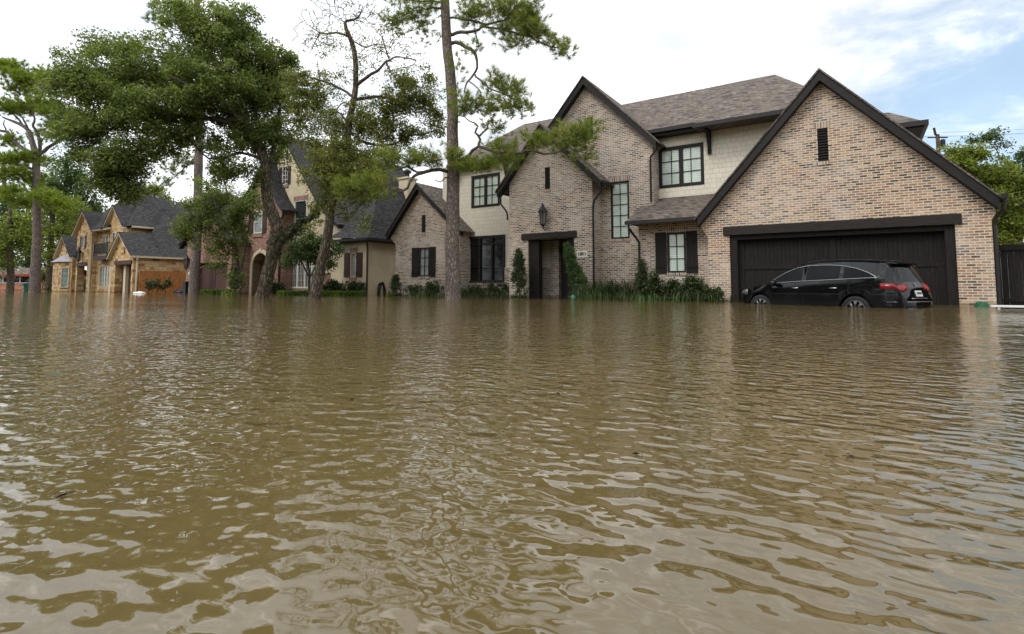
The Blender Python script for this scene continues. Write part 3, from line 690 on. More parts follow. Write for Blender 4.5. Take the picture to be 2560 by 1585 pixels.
for k in range(len(o_)-1):
    (xa, za), (xb, zb) = o_[k], o_[k+1]
    def out(x, z): 
        if z < 1.95: return (x-.24 if x < -35.95 else x+.24, z)
        dx, dz = x+35.95, z-1.95; l_ = math.hypot(dx, dz); return (x+dx/l_*.24, z+dz/l_*.24)
    xa2, za2 = out(xa, za); xb2, zb2 = out(xb, zb)
    ar.xz([(xa,za),(xb,zb),(xb2,zb2),(xa2,za2)], 21.72, 22.3)
ar.box(-36.07,-35.83,21.70,21.9,2.95,3.24)
ar.build('stone_arch', M['limestone'], H2)
MB().box(-37.0,-34.9,22.9,23.0,-1,3.0).build('front_door', M['door'], H2)
MB().box(-37.2,-36.98,22.3,22.9,-1,3.0).build('porch_wall', M['limestone'], H2)
lantern(H2, -38.0, 21.8, 2.35, 1.2)
downspout(H2, [(-33.15,21.6,5.8),(-33.2,21.62,5.4),(-33.6,21.72,5.1),(-33.6,21.72,-.5)], .07, 'shutterbrown')
# garage wing
GG = [(-44.6,3.7),(-44.0,4.25),(-41.38,7.55),(-38.2,4.3),(-37.2,3.6)]
MB().wall([(-43.9,-1),(-42.1,-1),(-42.1,2.28),(-38.0,2.28),(-38.0,-1),(-37.45,-1),(-37.45,3.6),(-38.2,4.1),(-41.38,7.35),(-43.9,4.15)], [], (0,20.5,0), depth=.4).build('wall', M['redbrick'], H2)
MB().box(-37.75,-37.45,20.9,23,-1,3.6).build('side_wall', M['redbrick'], H2); MB().box(-43.9,-43.6,20.9,32,-1,3.9).build('side_wall', M['redbrick'], H2)
strip(GG, .22, 20.2, 20.56).build('bargeboard', M['trim'], H2)
slab(GG, .08, 20.15, 32).build('roof', M['roofdark'], H2)
MB().box(-42.1,-38.0,20.46,20.6,2.282,2.6).build('brick_header', M['redsoldier'], H2)
gd = MB()
for i in range(2): 
    for k in range(5): gd.box(-42.08+2.04*i+.4*k+.01, -42.08+2.04*i+.4*(k+1)-.005, 20.76, 20.8, -1, 2.27)
gd.box(-42.1,-38.0,20.8,20.84,-1,2.28); gd.build('garage_door', M['purpledoor'], H2)
lantern(H2, -43.35, 20.5, 2.25, 1.25)
MB().box(-43.45,-42.95,20.45,20.5,1.45,1.78).build('number_plaque', M['white'], H2)
# main body roof and chimney
hip(H2, -38.5, -28.3, 23.3, 33, 5.2, -36, -30, 28, 9.4, 'roofdark')
c_ = PD(1018, 462, 37)
ch = MB().box(c_.x-.42, c_.x+.42, c_.y-.4, c_.y+.5, 4, c_.z+.35); ch.box(c_.x-.5, c_.x+.5, c_.y-.48, c_.y+.58, c_.z+.35, c_.z+.48)
cho = ch.build('chimney', M['stucco'], H2)
MB().lathe([(.16,0),(.16,.35),(.27,.36),(.27,.5),(.12,.62)], (c_.x, c_.y, c_.z+.48), n=10).build('flue_cap', M['iron'], cho)

# ================================================================== golden stone house
H3 = thing('stone_house', 'golden limestone house with charcoal roof and iron balcony past the wooden fence', 'house', (-56, 22, 0))
# garage wing gable
MB().wall([(-53.2,-1),(-52.85,-1),(-52.85,2.35),(-49.75,2.35),(-49.75,-1),(-49.44,-1),(-49.44,2.95),(-51.8,4.9),(-53.6,3.1),(-53.2,2.8)], [(-51.3,-51.05,3.2,3.95)], (0,19,0), depth=.6).build('wall', M['stone'], H3)
MB().wall([(19.6,-1),(36,-1),(36,3.0),(19.6,3.0)], [], (-49.44,0,0), (0,1,0), (-1,0,0), depth=.3).build('side_wall', M['stone'], H3)
G3 = [(-53.9,2.95),(-51.8,5.05),(-49.2,2.98)]
strip(G3, .16, 18.7, 19.06).build('bargeboard', M['tantrim'], H3)
slab(G3, .06, 18.66, 24).build('roof', M['roofdark'], H3)
MB().box(-51.3,-51.05,19.05,19.1,3.2,3.95).build('gable_vent', M['trim'], H3)
MB().box(-52.95,-49.65,18.93,19.1,2.352,2.68).build('lintel', M['shutterbrown'], H3)
MB().box(-52.85,-49.75,19.55,19.62,-1,2.35).build('garage_door', M['shutterbrown'], H3)
MB().box(-52.0,-51.6,19.3,19.55,-1,2.3).build('door_jamb', M['tantrim'], H3)
MB().box(-49.34,-49.16,18.66,34,2.86,3.02).build('gutter', M['tantrim'], H3)
downspout(H3, [(-49.25,19.2,2.9),(-49.25,19.2,2.75),(-49.36,19.25,2.55),(-49.36,19.25,-.5)], .085, 'tantrim')
# broad roof slope
zz = lambda x: 3.03+.865*(-49.2-x)
b = MB(); q = [(-49.2,21,zz(-49.2)),(-49.2,38,zz(-49.2)),(-55.5,38,zz(-55.5)),(-55.5,24.2,zz(-55.5)),(-51.8,21.2,zz(-51.8))]
b.add(q+[(x,y,z-.15) for x,y,z in q], [(0,1,2,3,4),(9,8,7,6,5),(0,5,6,1),(3,8,9,4),(4,9,5,0),(2,7,8,3)]); b.build('roof', M['roofdark'], H3)
# upper storey side strip with eave
MB().wall([(20.3,2),(27,2),(27,5.75),(20.3,5.75)], [], (-53.6,0,0), (0,1,0), (-1,0,0), depth=.3).build('wall', M['stone'], H3)
b = MB(); b.add([(-53.15,20.,5.82),(-53.15,24.5,5.82),(-57.5,22.7,9.4),(-66.,20.,5.95),(-62,22.7,9.4),(-62,30,9.4),(-57.5,30,8.6)], [(0,1,2),(3,0,2,4),(2,1,6),(4,2,6,5)]); b.build('roof', M['roofdark'], H3)
MB().box(-53.3,-53.1,20.2,23.3,5.68,5.84).build('gutter', M['tantrim'], H3)
b = MB(); b.add([(-55.5,24.2,8.4),(-55.5,38,8.4),(-60,38,5.5),(-60,24.2,5.5)], [(0,1,2,3)]); b.build('roof', M['roofdark'], H3)
# front tower
MB().wall([(-57.1,-1),(-53.7,-1),(-53.7,5.45),(-56.18,7.65),(-57.9,5.9),(-57.1,5.6)], [(-56.6,-55.85,4.12,5.42),(-55.2,-54.4,4.12,5.42)], (0,20,0), depth=.5).build('wall', M['stone'], H3)
T3 = [(-58.25,5.75),(-56.18,7.85),(-53.8,5.75)]
strip(T3, .16, 19.7, 20.06).build('bargeboard', M['tantrim'], H3)
slab(T3, .06, 19.66, 23).build('roof', M['roofdark'], H3)
window(H3, -56.6, -55.85, 4.12, 5.42, 20, 1, 1, mat_pane='glass', frame='tantrim', fw=.08); window(H3, -55.2, -54.4, 4.12, 5.42, 20, 1, 1, mat_pane='glass', frame='tantrim', fw=.08)
window(H3, -56.8, -55.2, -.5, 2.3, 20, 1, 1, mat_pane='glassdark', frame='tantrim', fw=.35, name='door')
# balcony bay
MB().wall([(-60.8,-1),(-57.05,-1),(-57.05,6),(-60.8,6)], [(-59.55,-58.2,3.4,5.3),(-59.9,-57.95,.45,2.45)], (0,20.3,0), depth=.3).build('wall', M['stone'], H3)
window(H3, -59.55, -58.2, 3.4, 5.3, 20.3, 2, 1, mat_pane='curtain', frame='tantrim', fw=.09, name='balcony_door')
window(H3, -59.9, -57.95, .45, 2.45, 20.3, 3, 1, mat_pane='curtain', frame='tantrim', fw=.08, mid=False, mw=.1)
MB().box(-59.6,-56.5,19.6,20.3,2.95,3.32).build('balcony_floor', M['shutterbrown'], H3)
rl = MB(); rl.box(-59.55,-56.55,19.62,19.67,4.42,4.49); rl.box(-59.55,-56.55,19.62,19.67,3.45,3.5)
for i in range(27): x = -59.5+2.9*i/26; rl.box(x-.012, x+.012, 19.63, 19.655, 3.5, 4.42)
for x in (-59.55,-56.62): rl.box(x, x+.07, 19.6, 19.68, 3.32, 4.55)
for x in (-59.53,-56.6): rl.box(x, x+.04, 19.68, 20.3, 4.42, 4.48)
rl.build('railing', M['iron'], H3)
MB().box(-60.7,-56.9,19.7,20.3,5.7,5.9).build('fascia', M['tantrim'], H3)
b = MB(); b.add([(-61.2,19.6,5.9),(-56.9,19.6,5.9),(-56.9,23,8.6),(-61.2,23,8.6)], [(0,1,2,3)]); b.build('roof', M['roofdark'], H3)
# left tower
MB().wall([(-64.9,-1),(-64.5,-1),(-64.5,2.5),(-62.1,2.5),(-62.1,-1),(-60.75,-1),(-60.75,5.8),(-63.2,7.7),(-65.3,5.8),(-64.9,5.5)], [(-63.7,-62.95,4.25,5.45)], (0,20,0), depth=.6).build('wall', M['stone'], H3)
L3 = [(-65.5,5.65),(-63.2,7.85),(-60.4,5.65)]
strip(L3, .16, 19.7, 20.06).build('bargeboard', M['tantrim'], H3); slab(L3, .06, 19.66, 24).build('roof', M['roofdark'], H3)
window(H3, -63.7, -62.95, 4.25, 5.45, 20, 1, 2, mat_pane='blindgrey', frame='tantrim', fw=.06, mid=False)
shutter(H3, -64.1, -63.72, 4.2, 5.45, 20, 'shutterbrown'); shutter(H3, -62.93, -62.55, 4.2, 5.45, 20, 'shutterbrown')
MB().box(-64.6,-62.0,19.92,20.1,2.502,2.85).build('lintel', M['shutterbrown'], H3)
MB().box(-64.5,-62.1,20.9,21,-1,2.5).build('front_door', M['shutterbrown'], H3)
lantern(H3, -63.3, 20, 3.4, 1.5)
downspout(H3, [(-61.0,19.9,5.6),(-61.0,19.9,-.5)], .1, 'tantrim')
# left gable with bay window
K_ = 1.0579; kx = lambda x: x*K_; kz = lambda z: .56+(z-.56)*K_ if z > 0 else z
kp = lambda L_: [(kx(x), kz(z)) for x, z in L_]
MB().wall(kp([(-66.3,-1),(-62.6,-1),(-62.6,3.3),(-64.75,5.3),(-66.7,3.4),(-66.3,3.1)]), [(kx(-64.35),kx(-64.1),kz(3.7),kz(4.4))], (0,20.1,0), depth=1.).build('wall', M['stone'], H3)
W3 = kp([(-66.85,3.35),(-64.8,5.45),(-62.4,3.3)])
strip(W3, .15, 19.8, 20.16).build('bargeboard', M['tantrim'], H3); slab(W3, .06, 19.76, 24).build('roof', M['roofdark'], H3)
MB().box(kx(-64.35),kx(-64.1),20.14,20.18,kz(3.7),kz(4.4)).build('gable_vent', M['trim'], H3)
MB().xy([(-70.0,20.1),(-69.4,19.5),(-67.3,19.5),(-66.4,20.1)], -1, 2.95).build('bay_wall', M['stone'], H3)
b = MB(); b.add([(-70.3,20.1,3.0),(-69.5,19.3,3.0),(-67.2,19.3,3.0),(-66.2,20.1,3.0),(-68.2,20.1,3.9)], [(0,1,4),(1,2,4),(2,3,4),(0,3,2,1)]); b.build('bay_roof', M['flashing'], H3)
uu = Vector((.9,.6,0)).normalized(); vv_ = Vector((uu.y,-uu.x,0)); cc = Vector((-66.85,19.8,0))
wf = MB()
for a_, w_, z0, z1 in ((-.36,.04,.45,2.4),(.36,.04,.45,2.4),(0,.40,.40,.48),(0,.40,2.36,2.44)): wf.obox(cc+uu*a_+vv_*.03+Vector((0,0,(z0+z1)/2)), uu, vv_, (0,0,1), w_, .04, (z1-z0)/2)
wf = wf.build('window', M['tantrim'], H3)
MB().obox(cc+vv_*.01+Vector((0,0,1.42)), uu, vv_, (0,0,1), .33, .012, .95).build('pane', M['curtain'], wf)
window(H3, -69.2, -67.6, .5, 2.4, 19.5, 2, 1, mat_pane='curtain', frame='tantrim', fw=.07, proud=.04)
MB().box(-64.9,-63.0,24,34,-1,5).build('wall', M['stone'], H3)
MB().lathe([(.06,0),(.06,.55)], (-56.8,25.2,8.3), n=8).build('vent_pipe', M['white'], H3)

# ================================================================== fences and far red house
fo = MB()
for i in range(34):
    y0 = 19.3+.15*i; fo.box(-49.02, -48.98, y0+.004, y0+.146, -1, 1.80+.01*rnd.random())
fo.box(-49.10,-49.02,19.3,24.4,1.5,1.6); fo.box(-49.10,-49.02,19.3,24.4,.2,.3)
fo.org = Vector((-49,21.5,0)); tag(fo.build('board_fence', M['fenceorange']), 'orange cedar board fence along the side of the golden stone house', 'fence')
fo = MB()
for i in range(40):
    x0 = 3.30+.15*i; fo.box(x0+.003, x0+.147, 20.8, 20.83, -1, 1.70)
fo.box(3.28,9.3,20.76,20.80,1.60,1.76); fo.box(3.28,9.3,20.77,20.80,.1,.2)
fo.org = Vector((5,20.8,0)); tag(fo.build('board_fence', M['cedar']), 'black stained board fence right of the garage', 'fence')
RH = thing('red_house', 'low red brick ranch house with brown roof at the far left', 'house', (-100, 23, 0))
M['redpaint'] = plain('red_painted_gable', (.30,.045,.03), .6, .15, 3.)
M['orangebrick'] = brick_mat('orange_brick', [(0, (.42,.15,.09)), (.5, (.55,.22,.13)), (1, (.62,.29,.19))], (.5,.3,.22), wd=.5, rh=.18, ms=.02)
u = Vector((3.03,1.99,0)).normalized(); nn_ = Vector((-u.y,u.x,0)); A_ = Vector((-101.9,22.7,0))
def RB(a, b_, c, d_, z0, z1): return MB().obox(A_+u*(a+b_)/2+nn_*(c+d_)/2+Vector((0,0,(z0+z1)/2)), u, nn_, (0,0,1), (b_-a)/2, (d_-c)/2, (z1-z0)/2)
RB(-14,8,0,7,-1,2.1).build('wall', M['orangebrick'], RH)
RB(-12,4.5,-.05,.1,1.02,1.85).build('window', M['glass'], RH)
fr = MB(); fr.v, fr.f = [], []
for a in (-9,-6.5,-4,-1.5,.6,3): 
    q = RB(a, a+.12, -.09, -.04, 1.0, 1.9); fr.add(q.v, q.f)
q = RB(-12,4.5,-.1,-.05,.95,1.05); fr.add(q.v, q.f); fr.build('window_frame', M['white'], RH)
RB(-14.5,8.5,-.7,-.55,1.95,2.2).build('fascia', M['redpaint'], RH)
b = MB(); P_ = lambda a, c, z: A_+u*a+nn_*c+Vector((0,0,z))
b.add([P_(-14.5,-.6,2.15),P_(8.5,-.6,2.15),P_(8.5,3.5,3.25),P_(-14.5,3.5,3.25),P_(8.5,7.6,2.15),P_(-14.5,7.6,2.15)], [(0,1,2,3),(3,2,4,5),(0,5,4,1)]); b.build('roof', M['roof'], RH)
b = MB(); b.add([P_(4.0,-1.2,1.9),P_(8.6,-1.2,1.9),P_(8.6,-1.2,2.75),P_(4.0,-1.2,2.1),P_(4.0,-.8,1.9),P_(8.6,-.8,1.9),P_(8.6,-.8,2.75),P_(4.0,-.8,2.1)], [(0,1,2,3),(3,2,6,7),(4,7,6,5),(1,5,6,2)]); b.build('gable', M['redpaint'], RH)
for a in (-1,.8): MB().lathe([(.12,0),(.12,.4),(.25,.42),(.25,.6)], P_(a,2.,2.8), n=8).build('roof_vent', M['white'], RH)
# ================================================================== trees
def smooth_path(P, R, step, wob=0., seed=0):
    """Catmull-Rom through P (Vectors) with radii R, resampled"""
    g = random.Random(seed); out, rad = [], []
    n = len(P)
    for i in range(n-1):
        p0, p1, p2, p3 = P[max(i-1,0)], P[i], P[i+1], P[min(i+2,n-1)]
        k = max(2, int((p2-p1).length/step))
        for j in range(k):
            u = j/k
            q = .5*((2*p1)+(p2-p0)*u+(2*p0-5*p1+4*p2-p3)*u*u+(3*p1-p0-3*p2+p3)*u**3)
            out.append(q); rad.append(R[i]+(R[i+1]-R[i])*u)
    out.append(P[-1]); rad.append(R[-1])
    if wob:
        for i in range(1, len(out)-1):
            a = min(wob, rad[i]*1.2)
            out[i] = out[i]+Vector((g.uniform(-1,1), g.uniform(-1,1), g.uniform(-1,1)))*a
    return out, rad
class Tree:
    def __init__(s, name, label, cat, base, group=None, seed=1, barkm='oakbark', limbm='limbbark'):
        s.root = thing(name, label, cat, base, group); s.g = np.random.default_rng(seed); s.r = random.Random(seed)
        s.trunk = MB(); s.limbs = MB(); s.sk = []; s.skr = []; s.barkm, s.limbm = barkm, limbm
        s.cl = []; s.seed = seed
    def path(s, pts, trunk=False, n=7, step=.5, wob=.03):
        """pts: (px, py, D, radius in metres)"""
        P = [PD(a, b, c) if b < 9000 else Vector() for a, b, c, r in pts]; R = [r for *_, r in pts]
        if trunk: P[0].z = -1.2
        return s.path3(P, R, trunk, n, step, wob)
    def path3(s, P, R, trunk=False, n=7, step=.5, wob=.03):
        Q, Rr = smooth_path(P, R, step, wob, s.seed+len(s.sk))
        (s.trunk if trunk else s.limbs).tube(Q, Rr, n)
        s.sk += [q for q in Q]; s.skr += Rr
        return Q
    def attach(s, c, r0=.03, r1=.010, bend=.25, n=4, minr=0.):
        c = Vector(c)
        A = np.array(s.sk); d = ((A-np.array(c))**2).sum(1)+np.array([0 if r >= minr else 1e6 for r in s.skr])
        # prefer points lower than the target
        d = d+np.where(A[:,2] > c.z+.2, 1.2, 0)
        i = int(d.argmin()); a = s.sk[i]; L_ = (c-a).length
        if L_ < .1: return
        mid = (a+c)*.5+Vector((s.r.uniform(-1,1), s.r.uniform(-1,1), s.r.uniform(-.2,1)))*bend*L_*.5
        k = max(3, int(L_/.35)); Q = []
        for j in range(k+1):
            u = j/k; q = a*(1-u)**2+mid*2*u*(1-u)+c*u*u
            if 0 < j < k: q = q+Vector((s.r.uniform(-1,1), s.r.uniform(-1,1), s.r.uniform(-1,1)))*.04*min(1, L_)
            Q.append(q)
        ra = min(s.skr[i]*.7, r0*(.5+.5*L_))
        R = [ra+(r1-ra)*j/k for j in range(k+1)]
        s.limbs.tube(Q, R, n, cap=False)
        for q, r in zip(Q[1:], R[1:]): s.sk.append(q); s.skr.append(r)
        return Q
    def blob(s, px, py, rx, ry, D, dd, n, twig=True, sort=True, r0=.05, fill=.55, r1=.010):
        """foliage clump centres in an ellipsoid given in photo pixels (rx, ry) and metres of depth"""
        c = PD(px, py, D); sx = D/F
        right = Vector((math.cos(PS), math.sin(PS), 0)); fwd = Vector((-math.sin(PS), math.cos(PS), 0))
        res = []
        for _ in range(n):
            v = s.g.normal(size=3); v /= np.linalg.norm(v); v *= s.g.uniform(0, 1)**fill*(1.0 if s.g.uniform() > .13 else s.g.uniform(1.05, 1.28))
            res.append(c+right*(v[0]*rx*sx)+Vector((0,0,1))*(v[1]*ry*sx)+fwd*(v[2]*dd))
        if sort and s.sk:
            A = np.array(s.sk); res.sort(key=lambda q: ((A-np.array(q))**2).sum(1).min())
        for q in res:
            if twig: s.attach(q, r0, r1)
            s.cl.append(q)
        return res
    def leaves(s, mat_, per, sd, size, name='crown', cl=None, aspect=.55, flat=.3, drop=0., part=None):
        C = np.array([tuple(c) for c in (cl if cl is not None else s.cl)])
        n = len(C)*per
        ctr = np.repeat(C, per, 0)
        rad = np.repeat(s.g.uniform(.55, 1.35, len(C)), per)[:, None]
        off = s.g.normal(size=(n, 3)); off /= np.linalg.norm(off, axis=1)[:, None]
        off *= (s.g.uniform(0, 1, (n, 1))**.45)*sd*1.5*rad; off[:, 2] *= .75
        P = ctr+off; P[:, 2] -= drop*s.g.uniform(0, 1, n)
        nr = s.g.normal(size=(n, 3)); nr[:, 2] = np.abs(nr[:, 2])+flat; nr /= np.linalg.norm(nr, axis=1)[:, None]
        t = np.cross(nr, s.g.normal(size=(n, 3))); t /= np.linalg.norm(t, axis=1)[:, None]
        b = np.cross(nr, t); sz = size*s.g.uniform(.65, 1.3, (n, 1))
        q = np.stack([P-t*sz*.5, P+b*sz*aspect*.5-t*sz*.05, P+t*sz*.5, P-b*sz*aspect*.5-t*sz*.05], 1)
        P0 = q.reshape(-1, 3); P0[:, 2] = np.maximum(P0[:, 2], .01)
        return quads(name, P0, M[mat_], part or s.root, 4)
    def needles(s, mat_, tufts, per, ln, wd=.014, sub=.16, nsub=5, name='crown', up=.35):
        """each clump carries nsub tufts; each tuft is a brush of thin needles"""
        C = np.array([tuple(c) for c in tufts])
        T = np.repeat(C, nsub, 0)+s.g.normal(size=(len(C)*nsub, 3))*np.array([sub, sub, sub*.55])
        # tuft axis: outward from the clump centre and up
        ax = (T-np.repeat(C, nsub, 0)); ax /= np.linalg.norm(ax, axis=1)[:, None]+1e-6; ax[:, 2] += up+.3
        ax /= np.linalg.norm(ax, axis=1)[:, None]
        n = len(T)*per
        base = np.repeat(T, per, 0); A = np.repeat(ax, per, 0)
        d = A*.75+s.g.normal(size=(n, 3))*.55; d /= np.linalg.norm(d, axis=1)[:, None]
        base = base+A*s.g.uniform(-.10, .06, (n, 1))
        l_ = ln*s.g.uniform(.65, 1.15, (n, 1))
        sd_ = np.cross(d, s.g.normal(size=(n, 3))); sd_ /= np.linalg.norm(sd_, axis=1)[:, None]
        q = np.stack([base-sd_*wd*.5, base+sd_*wd*.5, base+d*l_], 1)
        return quads(name, q.reshape(-1, 3), M[mat_], s.root, 3)
    def finish(s):
        if s.trunk.v: s.trunk.build('trunk', M[s.barkm], s.root, True)
        if s.limbs.v: s.limbs.build('branches', M[s.limbm], s.root, True)

# ---------------- the tall pine in the middle
D = 21.3
T = Tree('pine_tree', 'tall pine with thick straight trunk and bare crooked limbs before the brick house', 'tree', PW(1132, D), seed=3, barkm='pinebark', limbm='pinelimb')
M['pinelimb'] = bark('pine_limb_bark', (.09,.075,.066), (.19,.165,.15), 9., (1,1,1), .5)
T.path([(1134,790,D,.36),(1133,745,D,.325),(1132,700,D,.305),(1131,600,D,.285),(1133,450,D,.25),(1131,360,D,.235),(1130,240,D,.222),(1117,100,D,.20),(1112,0,D,.185),(1103,-160,D,.15),(1098,-330,D+.2,.07)], True, 20, .35, .012)
def PB(pts, r0, r1, n=6):
    a, b, c = pts[0]; q = PD(a, b, D+c)
    if abs(c) < .01 and a > 1095:
        tx_ = float(np.interp(b, [-330,-160,0,100,240,360,450,600], [1098,1103,1112,1117,1130,1131,1133,1131])); pts = [(tx_, b+3, 0)]+list(pts)
    k = len(pts)
    return T.path([(a, b, D+c, r0+(r1-r0)*i/(k-1)) for i, (a, b, c) in enumerate(pts)], False, n, .25, .025)
PB([(1127,433,0),(1098,424,-.3),(1064,430,-.6),(1045,436,-.8),(1031,446,-.9),(1019,469,-1.1),(1005,478,-1.2),(991,479,-1.3),(965,466,-1.6),(930,476,-1.8),(895,480,-2.)], .085, .02)
PB([(1060,430,-.6),(1044,431,-.7),(1017,417,-.8),(1000,424,-.9),(984,423,-1.),(965,405,-1.2)], .05, .02)
PB([(1126,440,0),(1113,446,-.3),(1100,455,-.4),(1087,449,-.5)], .035, .015)
PB([(1135,425,0),(1153,417,-.2),(1170,392,-.5),(1196,367,-.7),(1230,378,-.9),(1262,384,-1.1),(1300,381,-1.3),(1328,377,-1.5),(1360,385,-1.6),(1394,380,-1.8),(1425,360,-2.),(1450,345,-2.1)], .085, .025)
PB([(1196,367,-.7),(1201,347,-.8),(1189,331,-.9),(1196,314,-1.),(1176,304,-1.1),(1160,290,-1.2)], .055, .02)
PB([(1199,340,-.8),(1216,324,-.9),(1225,300,-1.),(1240,320,-1.1),(1262,330,-1.2)], .04, .015)
PB([(1140,106,0),(1163,116,-.2),(1185,130,-.3),(1193,150,-.4),(1192,170,-.5),(1183,187,-.5),(1168,205,-.6),(1161,231,-.7)], .09, .03)
PB([(1186,185,-.5),(1200,200,-.6),(1222,218,-.7),(1262,238,-.9),(1290,250,-1.),(1312,258,-1.1)], .045, .015)
PB([(1172,203,-.6),(1195,222,-.7),(1206,245,-.8),(1215,262,-.8)], .03, .012)
PB([(1133,86,0),(1153,79,-.3),(1175,80,-.5),(1196,73,-.6),(1216,63,-.8),(1262,50,-1.),(1312,30,-1.3),(1330,10,-1.5)], .085, .025)
PB([(1210,66,-.7),(1240,70,-.9),(1262,76,-1.),(1312,86,-1.3),(1361,112,-1.6),(1395,120,-1.7),(1427,145,-1.9)], .05, .012)
PB([(1133,43,0),(1160,48,-.3),(1196,56,-.5),(1214,62,-.7)], .05, .04)
PB([(1186,77,-.5),(1193,95,-.5),(1197,112,-.6),(1186,126,-.6)], .03, .012)
PB([(1105,22,0),(1085,20,.2),(1064,23,.3),(1040,18,.4),(1010,40,.5),(975,50,.6)], .06, .02)
PB([(1104,6,0),(1080,2,-.2),(1050,4,-.4),(1020,-5,-.6),(980,-15,-.8)], .06, .02)
PB([(1110,-60,0),(1180,-80,-.5),(1260,-95,-1)], .06, .02); PB([(1108,-90,0),(1040,-110,.5),(960,-120,1.)], .06, .02); PB([(1104,-140,0),(1150,-190,.8),(1200,-220,1.4)], .05, .02)
C1 = []
def pb(px, py, rx, ry, dz, dd, n): 
    global C1; C1 = C1+T.blob(px, py, rx, ry*1.3, D+dz, dd*1.25, int(n*.95)+1, r0=.026, fill=.6)
# low left layers
pb(975,395,35,17,-1.1,.5,16); pb(1040,398,35,15,-.8,.6,18); pb(1085,395,30,17,-.6,.6,12); pb(885,470,45,17,-1.9,.5,22); pb(938,452,30,15,-1.8,.4,14); pb(860,462,18,12,-2.,.3,6); pb(948,488,18,10,-1.8,.3,6)
# low right layers
pb(1150,405,40,22,-.7,.6,22); pb(1205,415,32,16,-.9,.5,16); pb(1250,375,48,20,-1.,.7,20); pb(1270,410,35,14,-1.1,.5,10)
pb(1350,352,38,20,-1.5,.6,22); pb(1420,340,40,18,-1.9,.6,24); pb(1468,325,22,16,-2.1,.4,10); pb(1450,368,28,16,-2.,.5,12); pb(1472,392,13,9,-2.1,.3,5)
# middle layers
pb(1160,265,45,22,-.9,.6,24); pb(1225,270,50,22,-1.,.7,26); pb(1285,275,32,18,-1.1,.5,12); pb(1235,320,40,12,-1.,.5,8); pb(1140,380,12,9,-.5,.3,4)
pb(1240,205,35,22,-.8,.6,20); pb(1280,225,35,22,-1.,.6,18); pb(1310,262,20,12,-1.1,.4,8); pb(1148,175,18,28,-.4,.4,5)
# top right
pb(1200,25,60,30,-.6,1.,42); pb(1270,25,60,32,-1.,1.,56); pb(1325,40,38,28,-1.3,.8,38); pb(1330,80,40,18,-1.4,.7,28); pb(1385,100,35,18,-1.7,.6,14); pb(1415,125,20,13,-1.9,.4,7); pb(1250,75,40,18,-1.,.7,12); pb(1290,105,40,18,-1.2,.6,10); pb(1180,115,25,22,-.5,.5,5)
# top left
pb(985,50,38,22,.5,.7,20); pb(1045,45,32,20,.3,.6,12); pb(1010,5,55,18,-.3,.9,18); pb(1065,80,32,20,.3,.6,8); pb(1080,15,25,18,0,.5,8)
# above the frame
pb(1230,-75,90,45,-.8,1.6,30); pb(1000,-95,80,40,.6,1.6,26); pb(1130,-190,110,60,.4,2.,40); pb(1100,-300,70,60,.2,1.4,30)
T.needles('needle', C1, 34, .27, .0145, .21, 4)
T.finish()

# ---------------- the leaning oak
D = 25.7
T = Tree('oak_tree', 'big leaning oak with broad dense dark green crown and ivy on its right limb', 'tree', PW(655, D), seed=5)
T.path([(655,790,D,.40),(656,742,D,.335),(672,680,D,.30),(683,620,D,.285),(690,560,D,.28),(674,522,D,.275),(668,470,D,.27),(667,420,D,.27),(652,375,D,.23),(632,335,D,.20),(600,275,D-.3,.17),(580,240,D-.4,.15),(545,170,D-.5,.13),(524,128,D-.5,.11),(512,80,D-.5,.07),(508,40,D-.5,.04)], True, 16, .35, .03)
def OB(pts, r0, r1, n=7, wob=.05):
    k = len(pts); return T.path([(a, b, D+c, r0+(r1-r0)*(i/(k-1))**.8) for i, (a, b, c) in enumerate(pts)], False, n, .4, wob)
OB([(640,350,0),(600,310,-.5),(540,300,-1.),(470,290,-1.4),(400,285,-1.7),(330,300,-2.),(270,330,-2.2),(235,360,-2.4)], .17, .05)
OB([(400,285,-1.7),(380,330,-1.9),(340,380,-2.),(300,430,-2.1)], .08, .03)
OB([(480,290,-1.4),(400,220,-1.),(320,180,-.8),(240,150,-.6)], .10, .03)
OB([(583,245,-.4),(480,180,.5),(400,130,1.),(340,110,1.3)], .11, .03)
OB([(545,170,-.5),(600,110,-.2),(630,70,0)], .09, .03)
OB([(667,420,0),(690,340,.6),(700,260,1.),(695,190,1.2),(680,150,1.4)], .14, .04)
OB([(650,372,0),(640,290,1.4),(610,200,2.2),(580,120,2.6)], .14, .04)
OB([(660,400,0),(600,380,-1.),(550,400,-1.4),(500,380,-1.6),(478,325,-1.7)], .09, .02)
OB([(632,335,0),(560,260,-1.8),(480,220,-2.8),(420,190,-3.2)], .11, .03)
OB([(505,385,-1.6),(450,330,-1.8),(370,360,-2.),(352,395,-2.)], .04, .015)
